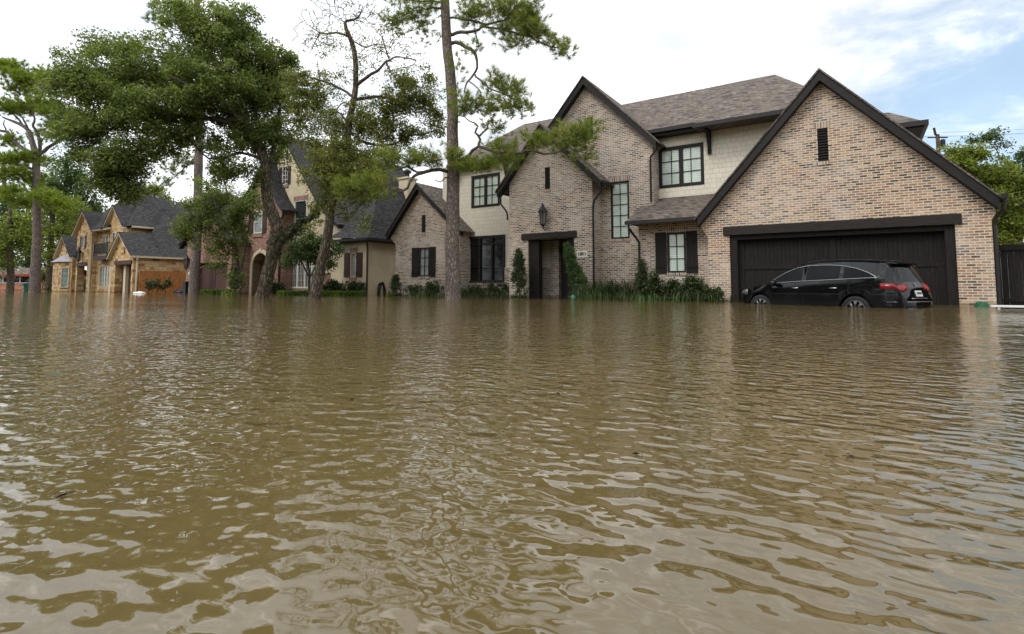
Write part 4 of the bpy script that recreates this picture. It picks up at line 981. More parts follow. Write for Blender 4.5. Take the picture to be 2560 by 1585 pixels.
# ivy covered limb rising to the right
IV = OB([(672,660,0),(690,622,-.05),(718,585,-.1),(761,557,-.2),(800,517,-.3),(835,480,-.4),(858,430,-.5),(885,395,-.6)], .21, .10, 9, .02)
bl = [(520,70,120,62,-.3,2.4,70),(450,40,60,30,-.3,1.6,14),(600,60,40,40,0,1.4,16),(600,150,110,80,.4,2.8,80),(430,180,130,80,-.3,2.8,85),(540,215,110,70,-1.4,2.2,60),(270,200,105,75,-1.2,2.4,80),(205,235,60,70,-1.5,1.6,36),(215,120,28,26,-.8,.8,6),(265,118,30,20,-.6,.8,8),(330,118,40,18,-.4,.9,8),
      (340,280,150,55,-1.8,2.2,75),(480,265,100,50,-1.6,2.2,44),(650,250,70,90,.8,2.2,56),(590,300,70,40,.4,1.8,26),(220,330,62,52,-2.2,1.6,36),(300,395,62,52,-2.1,1.6,42),(285,455,48,46,-2.1,1.2,28),(322,480,30,22,-2.1,.8,8),(395,370,50,26,-2.,1.2,15),(420,330,60,28,-1.8,1.4,16),(172,300,26,60,-2.,1.,10),(190,385,30,18,-2.2,.8,6),(698,170,42,46,1.2,1.6,22),(728,160,14,20,1.2,.6,5),(690,240,40,50,1.,1.5,16),
      (660,340,60,45,.2,1.6,22),(610,345,40,40,-.4,1.2,12),(555,370,42,40,-1.2,1.2,14),(478,322,24,22,-1.7,.6,6),(462,350,20,14,-1.7,.6,4),(550,430,42,36,-1.4,1.,12),(706,395,18,20,.2,.6,3),(690,320,40,46,.6,1.2,13),(620,430,30,30,-.6,.9,7)]
for a in bl: T.blob(a[0], a[1], a[2], a[3], D+a[4], a[5], int(a[6]*1.28), r0=.035)
T.leaves('oakleaf', 150, .38, .13)
T.finish()
iv = []
for q in IV[1:]:
    for _ in range(15): iv.append(q+Vector((T.r.gauss(0,.14), T.r.gauss(0,.14), T.r.gauss(.06,.13))))
for z in np.linspace(.4, 7, 26):
    for q in T.sk[:34]:
        if abs(q.z-z) < .12 and T.r.random() < .25: iv.append(q+Vector((T.r.gauss(0,.25), T.r.gauss(-.1,.2), 0)))
T.leaves('shrub', 34, .16, .10, 'ivy', cl=iv)

# ---------------- sparse half bare tree
D = 23.3
T = Tree('sparse_tree', 'half bare tree with thin twiggy top and mottled olive leaves', 'tree', PW(788, D), seed=9)
T.path([(786,790,D,.31),(788,745,D,.265),(797,690,D,.235),(810,634,D,.215),(819,590,D,.20),(825,550,D,.19),(827,524,D,.19),(842,465,D,.18),(858,410,D,.17),(866,375,D,.155),(874,300,D,.145),(886,240,D,.13),(890,205,D,.12),(886,130,D,.11),(872,88,D,.10),(863,62,D,.075),(868,52,D,.06),(886,48,D,.05),(900,36,D,.035),(906,15,D,.02)], True, 14, .3, .025)
def SB(pts, r0, r1, n=6, wob=.03):
    k = len(pts); return T.path([(a, b, D+c, r0+(r1-r0)*i/(k-1)) for i, (a, b, c) in enumerate(pts)], False, n, .25, wob)
SB([(893,212,0),(915,195,-.3),(942,178,-.5),(958,160,-.6),(974,150,-.8),(998,142,-1.),(1040,150,-1.3)], .085, .02)
SB([(965,155,-.7),(972,170,-.7),(980,184,-.8),(998,176,-.9)], .04, .012)
SB([(974,150,-.8),(962,118,-.8),(955,90,-.9),(950,70,-1.)], .035, .01)
SB([(872,92,0),(852,84,.2),(832,82,.3),(812,86,.4),(800,84,.5),(788,105,.6),(775,130,.7)], .06, .015)
SB([(805,84,.5),(780,70,.7),(762,55,.9)], .03, .01)
SB([(876,100,0),(896,112,-.2),(915,118,-.4),(898,135,-.5)], .035, .012); SB([(915,118,-.4),(945,110,-.7),(975,118,-.9)], .03, .01)
SB([(868,305,0),(856,288,.3),(842,280,.4),(828,288,.5),(822,305,.6)], .05, .02)
SB([(880,270,0),(862,255,.4),(845,270,.6),(830,276,.7)], .04, .02)
SB([(886,250,0),(920,245,.3),(950,242,.6),(985,246,.9),(1020,262,1.2),(1060,270,1.4)], .09, .03)
SB([(872,330,0),(920,360,.4),(960,362,.7),(990,358,.9),(1012,342,1.),(1050,336,1.2),(1097,324,1.4)], .075, .03)
SB([(1010,345,1.),(1000,375,.9),(985,395,.9)], .03, .012)
SB([(858,410,0),(820,400,.4),(790,380,.7),(770,350,1.)], .07, .02); SB([(840,470,0),(880,460,-.4),(920,440,-.7)], .06, .02); SB([(845,455,0),(800,450,.4),(770,470,.6)], .05, .02)
SB([(880,240,0),(840,215,.6),(800,200,1.),(765,190,1.3)], .07, .02)
# bare twigs of the top
for (px, py, rx, ry, n) in ((800,50,60,50,80),(850,20,60,30,60),(905,30,50,35,60),(960,80,60,45,80),(1010,130,60,40,70),(790,120,50,45,60),(930,140,60,40,50),(860,-10,60,25,24),(1050,170,40,30,26),(940,20,50,30,24),(760,90,30,50,24)):
    for q in T.blob(px, py, rx, ry, D, .9, n, r0=.03, fill=.4, r1=.015): T.cl.pop()
tops = list(T.cl)
few = []
for (px, py, rx, ry, n) in ((830,110,70,60,30),(960,120,80,60,30),(900,170,60,50,22),(1010,170,50,30,12),(870,60,50,40,8)):
    few += T.blob(px, py, rx, ry, D, .9, n, r0=.014)
T.cl = []
for a in [(1010,245,62,62,1.1,1.2,44),(1062,250,48,76,1.3,1.2,36),(965,290,52,60,.8,1.2,32),(1010,340,60,40,1.,1.,26),(1085,310,26,50,1.4,.8,12),(1000,195,40,30,1.,.8,10),(1030,392,30,14,1.,.6,4)]: T.blob(a[0],a[1],a[2],a[3],D+a[4],a[5],a[6],r0=.03)
T.leaves('oliveleaf', 92, .28, .115, 'crown')
T.cl = []
for a in [(775,235,60,62,1.2,1.2,44),(745,195,34,38,1.2,.8,16),(745,300,40,40,1.,1.,16),(800,300,40,50,.8,.9,16),(905,330,52,60,.2,1.1,30),(905,280,36,40,.2,.9,12),(858,395,70,42,-.3,1.1,36),(820,440,66,52,-.2,1.1,44),(885,470,66,46,-.5,1.1,36),(935,425,46,46,-.6,1.,24),(960,385,40,40,-.4,.9,14),(815,392,40,36,.4,.9,16),(765,345,32,34,.8,.9,11),(860,520,50,30,-.3,.7,10),(800,520,26,20,.2,.5,3),(905,560,30,30,-.6,.6,4),(790,570,30,20,.1,.5,4),(840,330,30,50,.2,.8,12),(800,350,26,26,.6,.6,6),(830,420,70,50,-.1,1.1,34),(890,430,60,50,-.4,1.1,28),(870,370,60,40,0,1.,22),(930,330,50,50,.3,1.,24),(780,260,60,50,1.1,1.,22),(850,300,40,40,.2,.8,12),(820,190,40,40,.8,.8,8)]: T.blob(a[0],a[1],a[2],a[3],D+a[4],a[5],a[6],r0=.026)
T.leaves('oliveleaf', 88, .28, .105, 'olive_leaves')
T.leaves('oliveleaf', 30, .30, .085, 'last_leaves', cl=few)
T.finish()

# ---------------- pine behind the oak
D = 39.
T = Tree('pine_tree', 'straight grey pine behind the oak beside the plum garage door', 'tree', PW(485, D), seed=13, barkm='pinebark', limbm='pinelimb')
T.path([(484,760,D,.42),(485,733,D,.37),(489,650,D,.33),(493,540,D,.31),(497,400,D,.29),(498,319,D,.27),(495,150,D,.24),(493,0,D,.2),(491,-90,D,.12)], True, 14, .6, .02)
def B2(pts, r0, r1):
    k = len(pts); return T.path([(a, b, D, r0+(r1-r0)*i/(k-1)) for i, (a, b) in enumerate(pts)], False, 5, .5, .04)
B2([(496,405),(470,412),(455,425),(435,445),(418,452)], .06, .02); B2([(493,20),(460,12),(420,20),(385,35)], .08, .03); B2([(494,60),(530,40),(560,30)], .07, .02)
B2([(505,520),(520,500),(545,480)], .05, .02)
C1 = []
for a in ((440,415,34,34,14),(415,452,14,12,5),(465,395,24,30,8),(470,0,60,26,16),(400,22,26,22,8),(380,50,22,24,6),(560,20,50,26,12),(500,-60,80,40,26)):
    C1 += T.blob(a[0],a[1],a[2],a[3],D,.9,a[4],r0=.03)
T.needles('needledark', C1, 26, .34, .03, .24, 5)
T.finish()

# ---------------- small broadleaf tree in front of the plum garage door
D = 33.
T = Tree('small_tree', 'slender young tree whose drooping leaves hide the plum garage gable', 'tree', PW(600, D), seed=17)
T.path([(601,760,D,.12),(600,733,D,.10),(596,680,D,.09),(590,620,D,.08),(580,560,D,.07),(570,500,D,.05),(560,450,D,.03)], True, 8, .4, .03)
T.path([(597,690,D,.07),(610,640,D,.06),(620,580,D,.05),(625,530,D,.03)], False, 6, .4, .03)
T.path([(588,610,D,.05),(545,590,D,.04),(500,560,D,.03),(465,540,D,.02)], False, 6, .4, .03)
T.path([(480,720,D,.0),(480,719,D,.0)], False, 3, 9, 0) if False else None
for a in [(500,520,48,44,1.2,38),(478,575,36,44,1.,22),(530,565,40,40,1.2,28),(560,500,38,40,1.2,26),(620,520,42,34,1.2,28),(590,560,36,40,1.,22),(545,615,40,32,1.,20),(600,600,26,30,.9,12),(570,650,34,26,.8,8),(520,470,34,30,1.,14),(640,490,26,26,1.,10),(455,555,18,30,.8,7),(540,665,34,16,.7,5),(590,700,14,34,.5,7)]: T.blob(a[0],a[1],a[2],a[3],D,a[4],a[5],r0=.03)
T.leaves('oakleaf', 62, .36, .15)
T.finish()

# ---------------- small tree by the cream house window
D = 31.5
T = Tree('small_tree', 'low bushy tree with broad leaves before the white framed window', 'tree', PW(772, D), seed=19)
T.path([(772,755,D,.09),(773,720,D,.07),(772,680,D,.06),(768,640,D,.04)], True, 7, .3, .02)
T.path([(773,700,D,.05),(795,650,D,.04),(815,610,D,.02)], False, 6, .3, .02); T.path([(772,690,D,.05),(745,640,D,.035),(728,620,D,.02)], False, 6, .3, .02)
for a in [(765,620,40,28,.9,30),(735,640,30,18,.7,12),(800,610,36,30,.8,20),(780,650,30,18,.7,13),(838,625,22,18,.6,10),(828,655,18,22,.5,8),(720,660,18,10,.4,4),(770,588,30,18,.6,8)]: T.blob(a[0],a[1],a[2],a[3],D,a[4],a[5],r0=.025)
T.leaves('darkleaf', 60, .28, .15)
T.finish()

# ---------------- left pine
D = 46.5
T = Tree('pine_tree', 'tall forked pine with flat topped bright crown at the far left', 'tree', PW(87, D), seed=23, barkm='pinebark', limbm='pinelimb')
T.path([(86,750,D,.47),(87,729,D,.42),(90,650,D,.34),(93,560,D,.31),(91,489,D,.29),(91,421,D,.28),(89,391,D,.26),(80,350,D,.2),(70,326,D,.17),(50,310,D,.14),(25,300,D,.10),(5,292,D,.06)], True, 14, .6, .03)
def LB(pts, r0, r1):
    k = len(pts); return T.path([(a, b, D+c, r0+(r1-r0)*i/(k-1)) for i, (a, b, c) in enumerate(pts)], False, 7, .5, .05)
LB([(88,395,0),(70,380,.2),(46,364,.4),(28,345,.5),(18,330,.6),(0,327,.8),(-30,320,1.)], .2, .1); LB([(15,330,.6),(10,312,.7),(12,300,.7)], .07, .03)
LB([(92,392,0),(100,370,-.3),(98,345,-.5),(88,325,-.6),(82,312,-.7),(86,295,-.8),(84,280,-.8)], .16, .06); LB([(92,330,-.5),(110,322,-.7),(125,318,-.8)], .07, .03)
LB([(94,390,0),(110,378,.3),(127,364,.5),(152,348,.7),(165,338,.9)], .19, .08); LB([(100,370,-.3),(108,345,-.4),(118,335,-.5)], .07, .03)
LB([(60,318,.2),(40,290,.5),(20,275,.6),(8,268,.7)], .09, .04); LB([(72,330,0),(60,300,-.4),(50,290,-.5),(40,280,-.6)], .09, .04); LB([(110,290,-.8),(125,300,-.9)], .04, .02)
LB([(84,280,-.8),(95,250,-.9),(110,220,-1.),(60,215,-1.)], .07, .03); LB([(90,425,0),(60,415,-.6),(25,408,-1.),(0,410,-1.2)], .12, .05); LB([(91,480,0),(70,478,.6),(50,455,1.),(30,445,1.2)], .1, .04); LB([(93,485,0),(110,500,-.5),(125,520,-.7),(150,515,-.9)], .1, .04)
C1 = []
for a in ((25,175,40,22,0,20),(70,200,45,20,-.3,26),(120,200,36,18,-.5,20),(150,215,24,24,-.5,12),(40,225,50,16,.2,16),(110,230,40,14,-.4,10),(35,272,46,16,.4,30),(85,262,24,14,-.3,12),(115,258,26,16,-.6,16),(135,282,26,20,-.8,16),(150,320,24,24,.4,12),(120,330,20,14,-.4,6),
          (30,350,40,20,.8,14),(10,400,30,20,-.8,12),(40,392,40,18,-.6,18),(95,400,26,16,0,8),(30,435,46,18,-.8,22),(85,450,30,24,.3,12),(20,480,40,24,1.,18),(60,500,40,20,.8,14),(130,500,34,18,-.8,22),(165,515,24,14,-.9,10),(105,480,20,12,-.4,6),(60,165,20,10,0,5),(10,155,20,12,0,6)):
    C1 += T.blob(a[0],a[1],a[2],a[3],D+a[4],1.4,a[5],r0=.05)
T.needles('needlebright', C1, 30, .42, .04, .34, 7, up=.6)
T.finish()

# ---------------- trees of the left background
def bgtree(name, label, px, py0, D, rpx, top, blobs, leafm, per, sd, size, seed, lean=0, pine=False, barkm='oakbark', z=733, n0=1.):
    T = Tree(name, label, 'tree', PW(px, D), 'trees behind the houses on the left', seed=seed, barkm=barkm)
    r = rpx*D/F
    T.path([(px-lean*.2,z+12,D,r*1.2),(px,py0,D,r),(px+lean*.5,(py0+top)/2,D,r*.8),(px+lean,top,D,r*.45)], True, 9, 1., .06)
    for b in blobs: T.blob(b[0], b[1], b[2], b[3], D+(b[5] if len(b) > 5 else 0), b[2]*D/F*.7, max(3, int(b[4]*n0)), r0=.09)
    if pine: T.needles(leafm, T.cl, per, size, size*.11, sd, 6, up=.5)
    else: T.leaves(leafm, per, sd, size)
    T.finish()
bgtree('oak_tree', 'gnarled oak with low drooping limb before the red ranch house', 26, 727, 58, 8, 520, [(20,610,55,40,26),(5,660,40,26,16),(45,590,44,34,18),(-20,600,50,60,24),(30,560,50,34,20)], 'brightleaf', 60, .75, .30, 31)
T = None
bgtree('oak_tree', 'leaning dark oak left of the golden stone house', 122, 724, 64, 8, 480, [(150,560,44,44,26),(120,520,44,40,24),(170,600,26,34,14),(110,590,30,34,14),(180,530,30,34,14),(135,640,24,26,8)], 'brightleaf', 60, .75, .30, 37, lean=12)
bgtree('woodland_tree', 'dark pine with layered crown behind the hanging oak boughs', 165, 728, 84, 8, 400, [(160,410,40,24,18),(185,440,46,28,24),(150,460,50,28,26),(200,490,44,30,24),(165,515,50,30,26),(225,520,34,30,16),(215,460,24,20,10)], 'darkleaf', 60, 1.0, .40, 41)
bgtree('woodland_tree', 'bright rounded tree rising behind the golden stone roof', 350, 728, 95, 6, 470, [(365,478,40,22,34),(330,490,26,18,14),(410,500,20,14,16),(392,470,24,18,14),(350,510,34,16,14)], 'brightleaf', 60, .8, .34, 43)
bgtree('woodland_tree', 'shadowed tree behind the leaning dark oak', 70, 728, 92, 7, 480, [(60,560,50,60,34),(90,620,50,50,30),(20,600,40,60,24),(110,560,40,50,24),(60,660,50,24,16),(120,640,30,30,14)], 'darkleaf', 56, 1.1, .45, 47)
bgtree('woodland_tree', 'tall thin wooded tree at the left edge', 10, 728, 96, 7, 400, [(10,500,40,50,26),(0,560,40,50,22),(-40,540,50,80,30),(40,520,40,40,20),(-30,640,50,50,20)], 'darkleaf', 50, 1.1, .45, 53)
bgtree('woodland_tree', 'dense tree directly behind the left stone tower', 190, 728, 90, 7, 470, [(215,560,34,34,20),(185,590,40,40,24),(235,530,30,26,14),(170,560,40,40,22),(205,620,40,30,16),(155,640,30,40,14)], 'oakleaf', 56, 1.0, .42, 59)
bgtree('woodland_tree', 'pale feathery tree left of the hanging oak boughs', 130, 728, 100, 6, 430, [(130,440,36,30,14),(110,470,40,30,14),(150,480,40,30,16),(130,520,40,30,14)], 'brightleaf', 36, 1.0, .38, 61)

# ---------------- trees right of the garage
def rtree(name, label, px, D, blobs, leafm, seed, per, sd, size, pathpts):
    T = Tree(name, label, 'tree', PW(px, D), 'trees behind the black fence', seed=seed)
    for i, p_ in enumerate(pathpts): T.path(p_, i == 0, 8, .4, .04)
    for b in blobs: T.blob(b[0], b[1], b[2], b[3], D+b[4], b[5], b[6], r0=.04)
    T.leaves(leafm, per, sd, size); T.finish()
rtree('leafy_tree', 'bright green leafy tree over the black fence beside the garage roof', 2470, 26,
      [(2400,400,44,40,0,1.,30),(2440,430,50,45,0,1.2,38),(2490,450,50,50,.2,1.2,40),(2530,480,50,50,0,1.3,40),(2470,500,50,50,-.2,1.2,44),(2530,550,46,50,-.2,1.2,34),(2490,580,44,44,-.3,1.,32),(2580,520,46,80,0,1.2,40),(2370,405,18,22,0,.5,8),(2440,380,34,20,0,.7,10)], 'brightleaf', 67, 95, .34, .15,
      [[(2470,790,26,.16),(2470,700,26,.14),(2465,600,26,.12),(2455,500,26,.07),(2440,420,26,.03)],[(2468,600,26,.08),(2500,520,26,.06),(2530,460,26,.03)]])
rtree('leafy_tree', 'dark twiggy tree with thin top sprays behind the bright green one', 2545, 31,
      [(2455,345,26,9,0,.5,7),(2480,338,20,10,0,.5,8),(2500,362,12,8,0,.3,4),(2535,395,28,18,0,.7,10),(2570,380,30,24,0,.7,10),(2430,352,14,6,0,.3,3),(2560,440,50,40,0,1.2,26),(2510,610,60,40,.5,1.,24),(2590,560,50,70,.5,1.2,26),(2510,500,50,60,.8,1.2,26)], 'darkleaf', 71, 60, .28, .14,
      [[(2545,790,31,.2),(2545,700,31,.18),(2550,560,31,.14),(2555,460,31,.08),(2560,400,31,.03)],[(2552,470,31,.05),(2510,410,31,.04),(2480,360,31,.02),(2440,350,31,.01)]])
# ================================================================== the car
M['carpaint'] = plain('black_car_paint', (.0035,.0035,.0042), .05, .1, 2., spec=.3, bmp=0)
M['carglass'] = glassy('tinted_car_glass', (.002,.0025,.003), .03, .1)
M['chrome'] = plain('chrome', (.30,.31,.32), .2, .04, 4., metal=1., bmp=0)
M['alloy'] = plain('machined_alloy', (.16,.16,.165), .4, .06, 5., metal=1., bmp=0)
M['rubber'] = plain('tyre_rubber', (.016,.016,.016), .8, .15, 9.)
M['taillight'] = glassy('red_lamp_lens', (.17,.004,.006), .1, .35)
M['headlight'] = glassy('headlamp_lens', (.07,.075,.08), .05, .8)
M['plate'] = plain('licence_plate', (.55,.56,.55), .45, .06, 9., bmp=0)
def build_car():
    R0 = PD(2140, HZ, 14.2); hd = Vector((-.888, .461, 0)).normalized(); lf = Vector((-hd.y, hd.x, 0))
    gz = -.45
    UR = 3.77                                   # rear axle, metres behind the front bumper
    org = Vector((R0.x, R0.y, gz))+hd*UR-lf*.86
    base = org-hd*2.4; base.z = 0
    root = thing('suv_car', 'black estate sized sport utility car standing in floodwater before the garage door', 'car', base)
    def W(u, y, z): return org-hd*u+lf*y+Vector((0,0,z))
    def interp(x, xs, ys): return float(np.interp(x, xs, ys))
    hw = lambda u: interp(u, [0,.06,.15,.35,.7,1.2,3.6,4.2,4.5,4.68,4.8,4.86], [.42,.60,.72,.86,.955,.975,.975,.95,.905,.85,.76,.66])
    top = lambda u: interp(u, [0,.06,.18,.5,1.0,1.28,1.45,1.7,2.0,2.35,2.8,3.4,3.9,4.3,4.46,4.52,4.62,4.72,4.78,4.82,4.86], [.74,.86,.93,1.02,1.09,1.13,1.25,1.42,1.59,1.685,1.725,1.725,1.70,1.655,1.62,1.57,1.34,1.12,1.0,.86,.70])
    bel = lambda u: min(interp(u, [0,.18,.5,1.0,1.3,2.2,3.2,4.2,4.5,4.7,4.86], [.68,.84,.93,1.02,1.08,1.13,1.17,1.21,1.19,1.04,.66]), top(u)-.005)
    arc = lambda u: interp(u, [1.28,1.4,1.6,1.85,2.1,2.5,3.0,3.4,3.8,4.1,4.27,4.32], [1.10,1.18,1.32,1.45,1.545,1.60,1.60,1.57,1.48,1.36,1.26,1.23])
    wc = (.95, UR)
    def zlow(u):
        z = interp(u, [0,.2,4.6,4.86], [.36,.27,.27,.40])
        for c in wc:
            if abs(u-c) < .42: z = max(z, .37+math.sqrt(.42**2-(u-c)**2))
        return z
    US = sorted(set([round(x, 3) for x in list(np.arange(0, 4.861, .06))+[.06,.15,.03,4.46,4.49,4.52,4.57,4.62,4.67,4.72,4.75,4.78,4.80,4.82,4.84,4.86,1.28,4.32,2.30,2.42,3.36,3.46]+[c+.42*math.sin(a) for c in wc for a in np.linspace(-1.56,1.56,23)]]))
    rings = []
    for u in US:
        h, t, b = hw(u), top(u), bel(u); zl = min(zlow(u), b-.03)
        z1 = max(.52, zl+.012); z2 = max(.74, zl+.03); z3 = max(min(.93, b-.015), zl+.045)
        z1 = min(z1, b-.04); z2 = min(max(z2, z1+.004), b-.03); z3 = min(max(z3, z2+.004), b-.014); z35 = min(max(1.075, z3+.004), b-.006)
        cab = 1.28 < u < 4.5
        za = min(max(arc(u), b+.02), t-.02) if cab and 1.28 <= u <= 4.32 else b+(t-b)*.30
        gh = lambda z: h*.965-(z-b)*.40 if cab else h*(.95-.25*(z-b)/max(.02, t-b))
        zr = t-.055 if cab else b+(t-b)*.75
        r = [(h*.955, zl), (h*.985, z1), (h, z2), (h*.992, z3), (h*.98, z35), (h*.965, b), (h*.945 if cab else h*.93, b+(.015 if cab else (t-b)*.15)),
             (gh(za), za), (max(.3, gh(zr)-.02) if cab else h*.70, zr), ((gh(zr)-.02)*.72 if cab else h*.5, t-.012 if cab else b+(t-b)*.93), (h*.25, t-.002), (0, t)]
        rings.append(r)
    NR = len(rings[0]); groups = {}
    P = []
    for u, r in zip(US, rings):
        row = [W(u, y, z) for y, z in r]+[W(u, -y, z) for y, z in r[-2::-1]]
        P.append(row)
    K = len(P[0])
    def cls(i, k):
        kk = k if k < NR-1 else K-2-k
        u = (US[i]+US[i+1])/2; 
        zc = sum((P[a][b_].z-gz) for a, b_ in ((i,k),(i+1,k),(i,k+1),(i+1,k+1)))/4
        yc = abs(sum(((P[a][b_]-org).dot(lf)) for a, b_ in ((i,k),(i+1,k),(i,k+1),(i+1,k+1)))/4)
        if kk == 6 and 1.30 < u < 4.30:
            if 2.30 < u < 2.42 or 3.36 < u < 3.46: return 'pillar'
            return 'side_window'
        if kk >= 8 and 1.30 < u < 1.98: return 'windscreen'
        if kk >= 8 and 4.53 < u < 4.72 and yc < .60: return 'rear_window'
        if (u > 4.36 and kk == 3 and u < 4.74) or (u >= 4.70 and u < 4.815 and .88 < zc < 1.05 and yc > .42): return 'taillight'
        if u < .5 and .70 < zc < .90 and yc > .38: return 'headlight'
        return 'body'
    allv = [p for row in P for p in row]
    for i in range(len(US)-1):
        for k in range(K-1):
            c = cls(i, k)
            if c == 'side_window': c += '_l' if k < NR-1 else '_r'
            if c in ('taillight', 'headlight'): c += '_l' if k < NR-1 else '_r'
            groups.setdefault(c, []).append((i*K+k, i*K+k+1, (i+1)*K+k+1, (i+1)*K+k))
    mats = {'body':'carpaint','pillar':'iron','side_window_l':'carglass','side_window_r':'carglass','windscreen':'carglass','rear_window':'carglass','taillight_l':'taillight','taillight_r':'taillight','headlight_l':'headlight','headlight_r':'headlight'}
    groups['body'] += groups.pop('pillar', [])
    groups['body'] += [tuple(range(K-1, -1, -1)), tuple((len(US)-1)*K+k for k in range(K))]
    body = None
    for c in sorted(groups, key=lambda x: x != 'body'):
        fs = groups[c]; used = sorted({v for f in fs for v in f}); mp_ = {v: n for n, v in enumerate(used)}
        b = MB(); b.add([allv[v] for v in used], [tuple(mp_[v] for v in f) for f in fs])
        o = b.build(c.replace('_l', '').replace('_r', '') if c[-2:] in ('_l', '_r') else c, M[mats[c]], root, True)
        if c == 'body':
            body = o
            o.data.polygons.foreach_set('use_smooth', [True]*len(o.data.polygons)); o.data.polygons[-1].use_smooth = False
        elif 'light' in c:
            so_ = o.modifiers.new('depth', 'SOLIDIFY'); so_.thickness = .02; so_.offset = 0
    iw = [(i, u) for i, u in enumerate(US) if 1.28 <= u <= 4.32]
    for side in (1, -1):
        loop = [W(u, side*(rings[i][7][0]+.006), rings[i][7][1]) for i, u in iw]+[W(u, side*(rings[i][6][0]+.012), rings[i][6][1]) for i, u in reversed(iw)]
        loop.append(loop[0])
        MB().tube(loop, .010, 5).build('window_trim', M['chrome'], root, True)
        for u in (2.12, 3.22):
            h = hw(u); d = MB(); d.tube([W(u-.11, side*(h*.985), .945), W(u-.09, side*(h+.018), .95), W(u+.10, side*(h+.018), .955), W(u+.12, side*(h*.985), .955)], .016, 6)
            d.build('door_handle', M['chrome'], root, True)
        for u in (1.18, 2.36, 3.42):        # door shut lines
            MB().tube([W(u+.02, side*(hw(u)+.0), .42), W(u, side*(hw(u)+.0015), .74), W(u+.03, side*(hw(u)*.965+.002), bel(u))], .0035, 4).build('door_seam', M['iron'], root)
        mi = MB(); h = hw(1.5)
        mi.lathe([(.02,-.10),(.075,-.09),(.095,-.02),(.085,.07),(.04,.10)], W(1.52, side*(h+.13), 1.09), lf, 12)
        mo_ = mi.build('wing_mirror', M['carpaint'], root, True)
        MB().tube([W(1.5, side*(h*.93), 1.06), W(1.52, side*(h+.06), 1.07)], .03, 6).build('mirror_arm', M['carpaint'], mo_)
        # roof rail
        MB().tube([W(u, side*.60, top(u)+.012) for u in (2.1,2.3,2.8,3.4,3.9,4.25)], .016, 5).build('roof_rail', M['carpaint'], root, True)
    for c in wc:
        for side in (1, -1):
            cen = W(c, side*.85, .37)
            ty = MB(); ty.lathe([(.255,-.11),(.30,-.115),(.355,-.10),(.372,-.06),(.372,.06),(.355,.10),(.30,.115),(.255,.11),(.25,.0)], cen, lf*side, 36)
            to_ = ty.build('wheel', M['rubber'], root, True)
            rm = MB(); rm.lathe([(.06,.075),(.062,.06),(.2,.05),(.235,.07),(.252,.105),(.258,.10),(.256,-.05),(.0,-.05)], cen, lf*side, 32)
            rm.f = rm.f[:-2]
            ro = MB(); a0 = hd; b0 = Vector((0,0,1)); ax = lf*side
            for k in range(9):
                q = 2*math.pi*k/9+.2
                for dq in (-.11, .11):
                    d0 = a0*math.cos(q+dq*.3)+b0*math.sin(q+dq*.3); d1 = a0*math.cos(q+dq)+b0*math.sin(q+dq)
                    ro.tube([cen+ax*.075+d0*.05, cen+ax*.085+(d0+d1)*.5*.15, cen+ax*.085+d1*.245], [.02,.016,.02], 5)
            ro.lathe([(.055,.06),(.055,.095),(.03,.105)], cen, ax, 14)
            ro.add(rm.v[6*32*0:], [])
            r_ = ro.build('rim', M['alloy'], to_, True)
            MB().lathe([(.25,-.02),(.25,.03)], cen, lf*side, 28).build('brake_disc', M['iron'], to_)
            q_ = MB(); q_.lathe([(.235,.085),(.252,.112),(.262,.112),(.262,.08)], cen, lf*side, 36); q_.f = q_.f[:-2]; q_.build('rim_lip', M['alloy'], to_, True)
        well = MB(); well.obox(W(c, 0, .55), hd, lf, (0,0,1), .40, .70, .34); well.build('wheel_well', M['iron'], root)
    rf = lambda y, z, du=0: W(4.86+du, y, z)
    # rear face details
    pw = MB(); pw.obox(W(4.845, 0, .815), lf, (hd*-.96+Vector((0,0,.28))).normalized(), (hd*.28+Vector((0,0,.96))).normalized(), .155, .008, .078)
    po = pw.build('number_plate', M['plate'], root)
    pb_ = MB()
    for k in range(6): pb_.obox(W(4.857, .10-.04*k, .815), lf, hd, (0,0,1), .012, .002, .035)
    pb_.build('plate_lettering', M['gutter'], po)
    MB().tube([W(4.775, y*.46, .975) for y in np.linspace(-1, 1, 9)], .017, 6).build('tailgate_trim', M['chrome'], root, True)
    MB().tube([W(4.86, y*.40, .69) for y in np.linspace(-1, 1, 9)], .016, 6).build('plate_trim', M['chrome'], root, True)
    em = MB(); em.lathe([(.03,.0),(.055,.0),(.055,.012),(.03,.012)], W(4.765, 0, 1.045), (-hd+Vector((0,0,.35))), 18); em.tube([W(4.775,.0,1.085), W(4.785,0,1.01)], .008, 4); em.build('emblem', M['chrome'], root)
    bp_ = []
    for y in np.linspace(-1, 1, 25):
        yy = y*.93; uu = 4.90-.42*abs(y)**4.2
        bp_.append((uu, yy))
    bm_ = MB(); prof = [(.0,.34),(.035,.40),(.045,.50),(.05,.585),(.03,.62),(-.06,.64)]
    vs = [W(u+du, y, z) for u, y in bp_ for du, z in prof]
    m2 = len(prof); fs = [(i*m2+k, i*m2+k+1, (i+1)*m2+k+1, (i+1)*m2+k) for i in range(len(bp_)-1) for k in range(m2-1)]
    bm_.add(vs, fs); bo = bm_.build('rear_bumper', M['carpaint'], root, True)
    MB().tube([W(u+.045, y, .605) for u, y in bp_[1:-1]], .012, 5).build('bumper_trim', M['chrome'], bo, True)
    for s in (1, -1):
        ex = MB(); ex.obox(W(4.93, s*.55, .43), lf, hd, (0,0,1), .10, .05, .03); eo = ex.build('exhaust_tip', M['alloy'], root)
        MB().obox(W(4.982, s*.55, .43), lf, hd, (0,0,1), .10, .002, .022).build('exhaust_bore', M['iron'], eo)
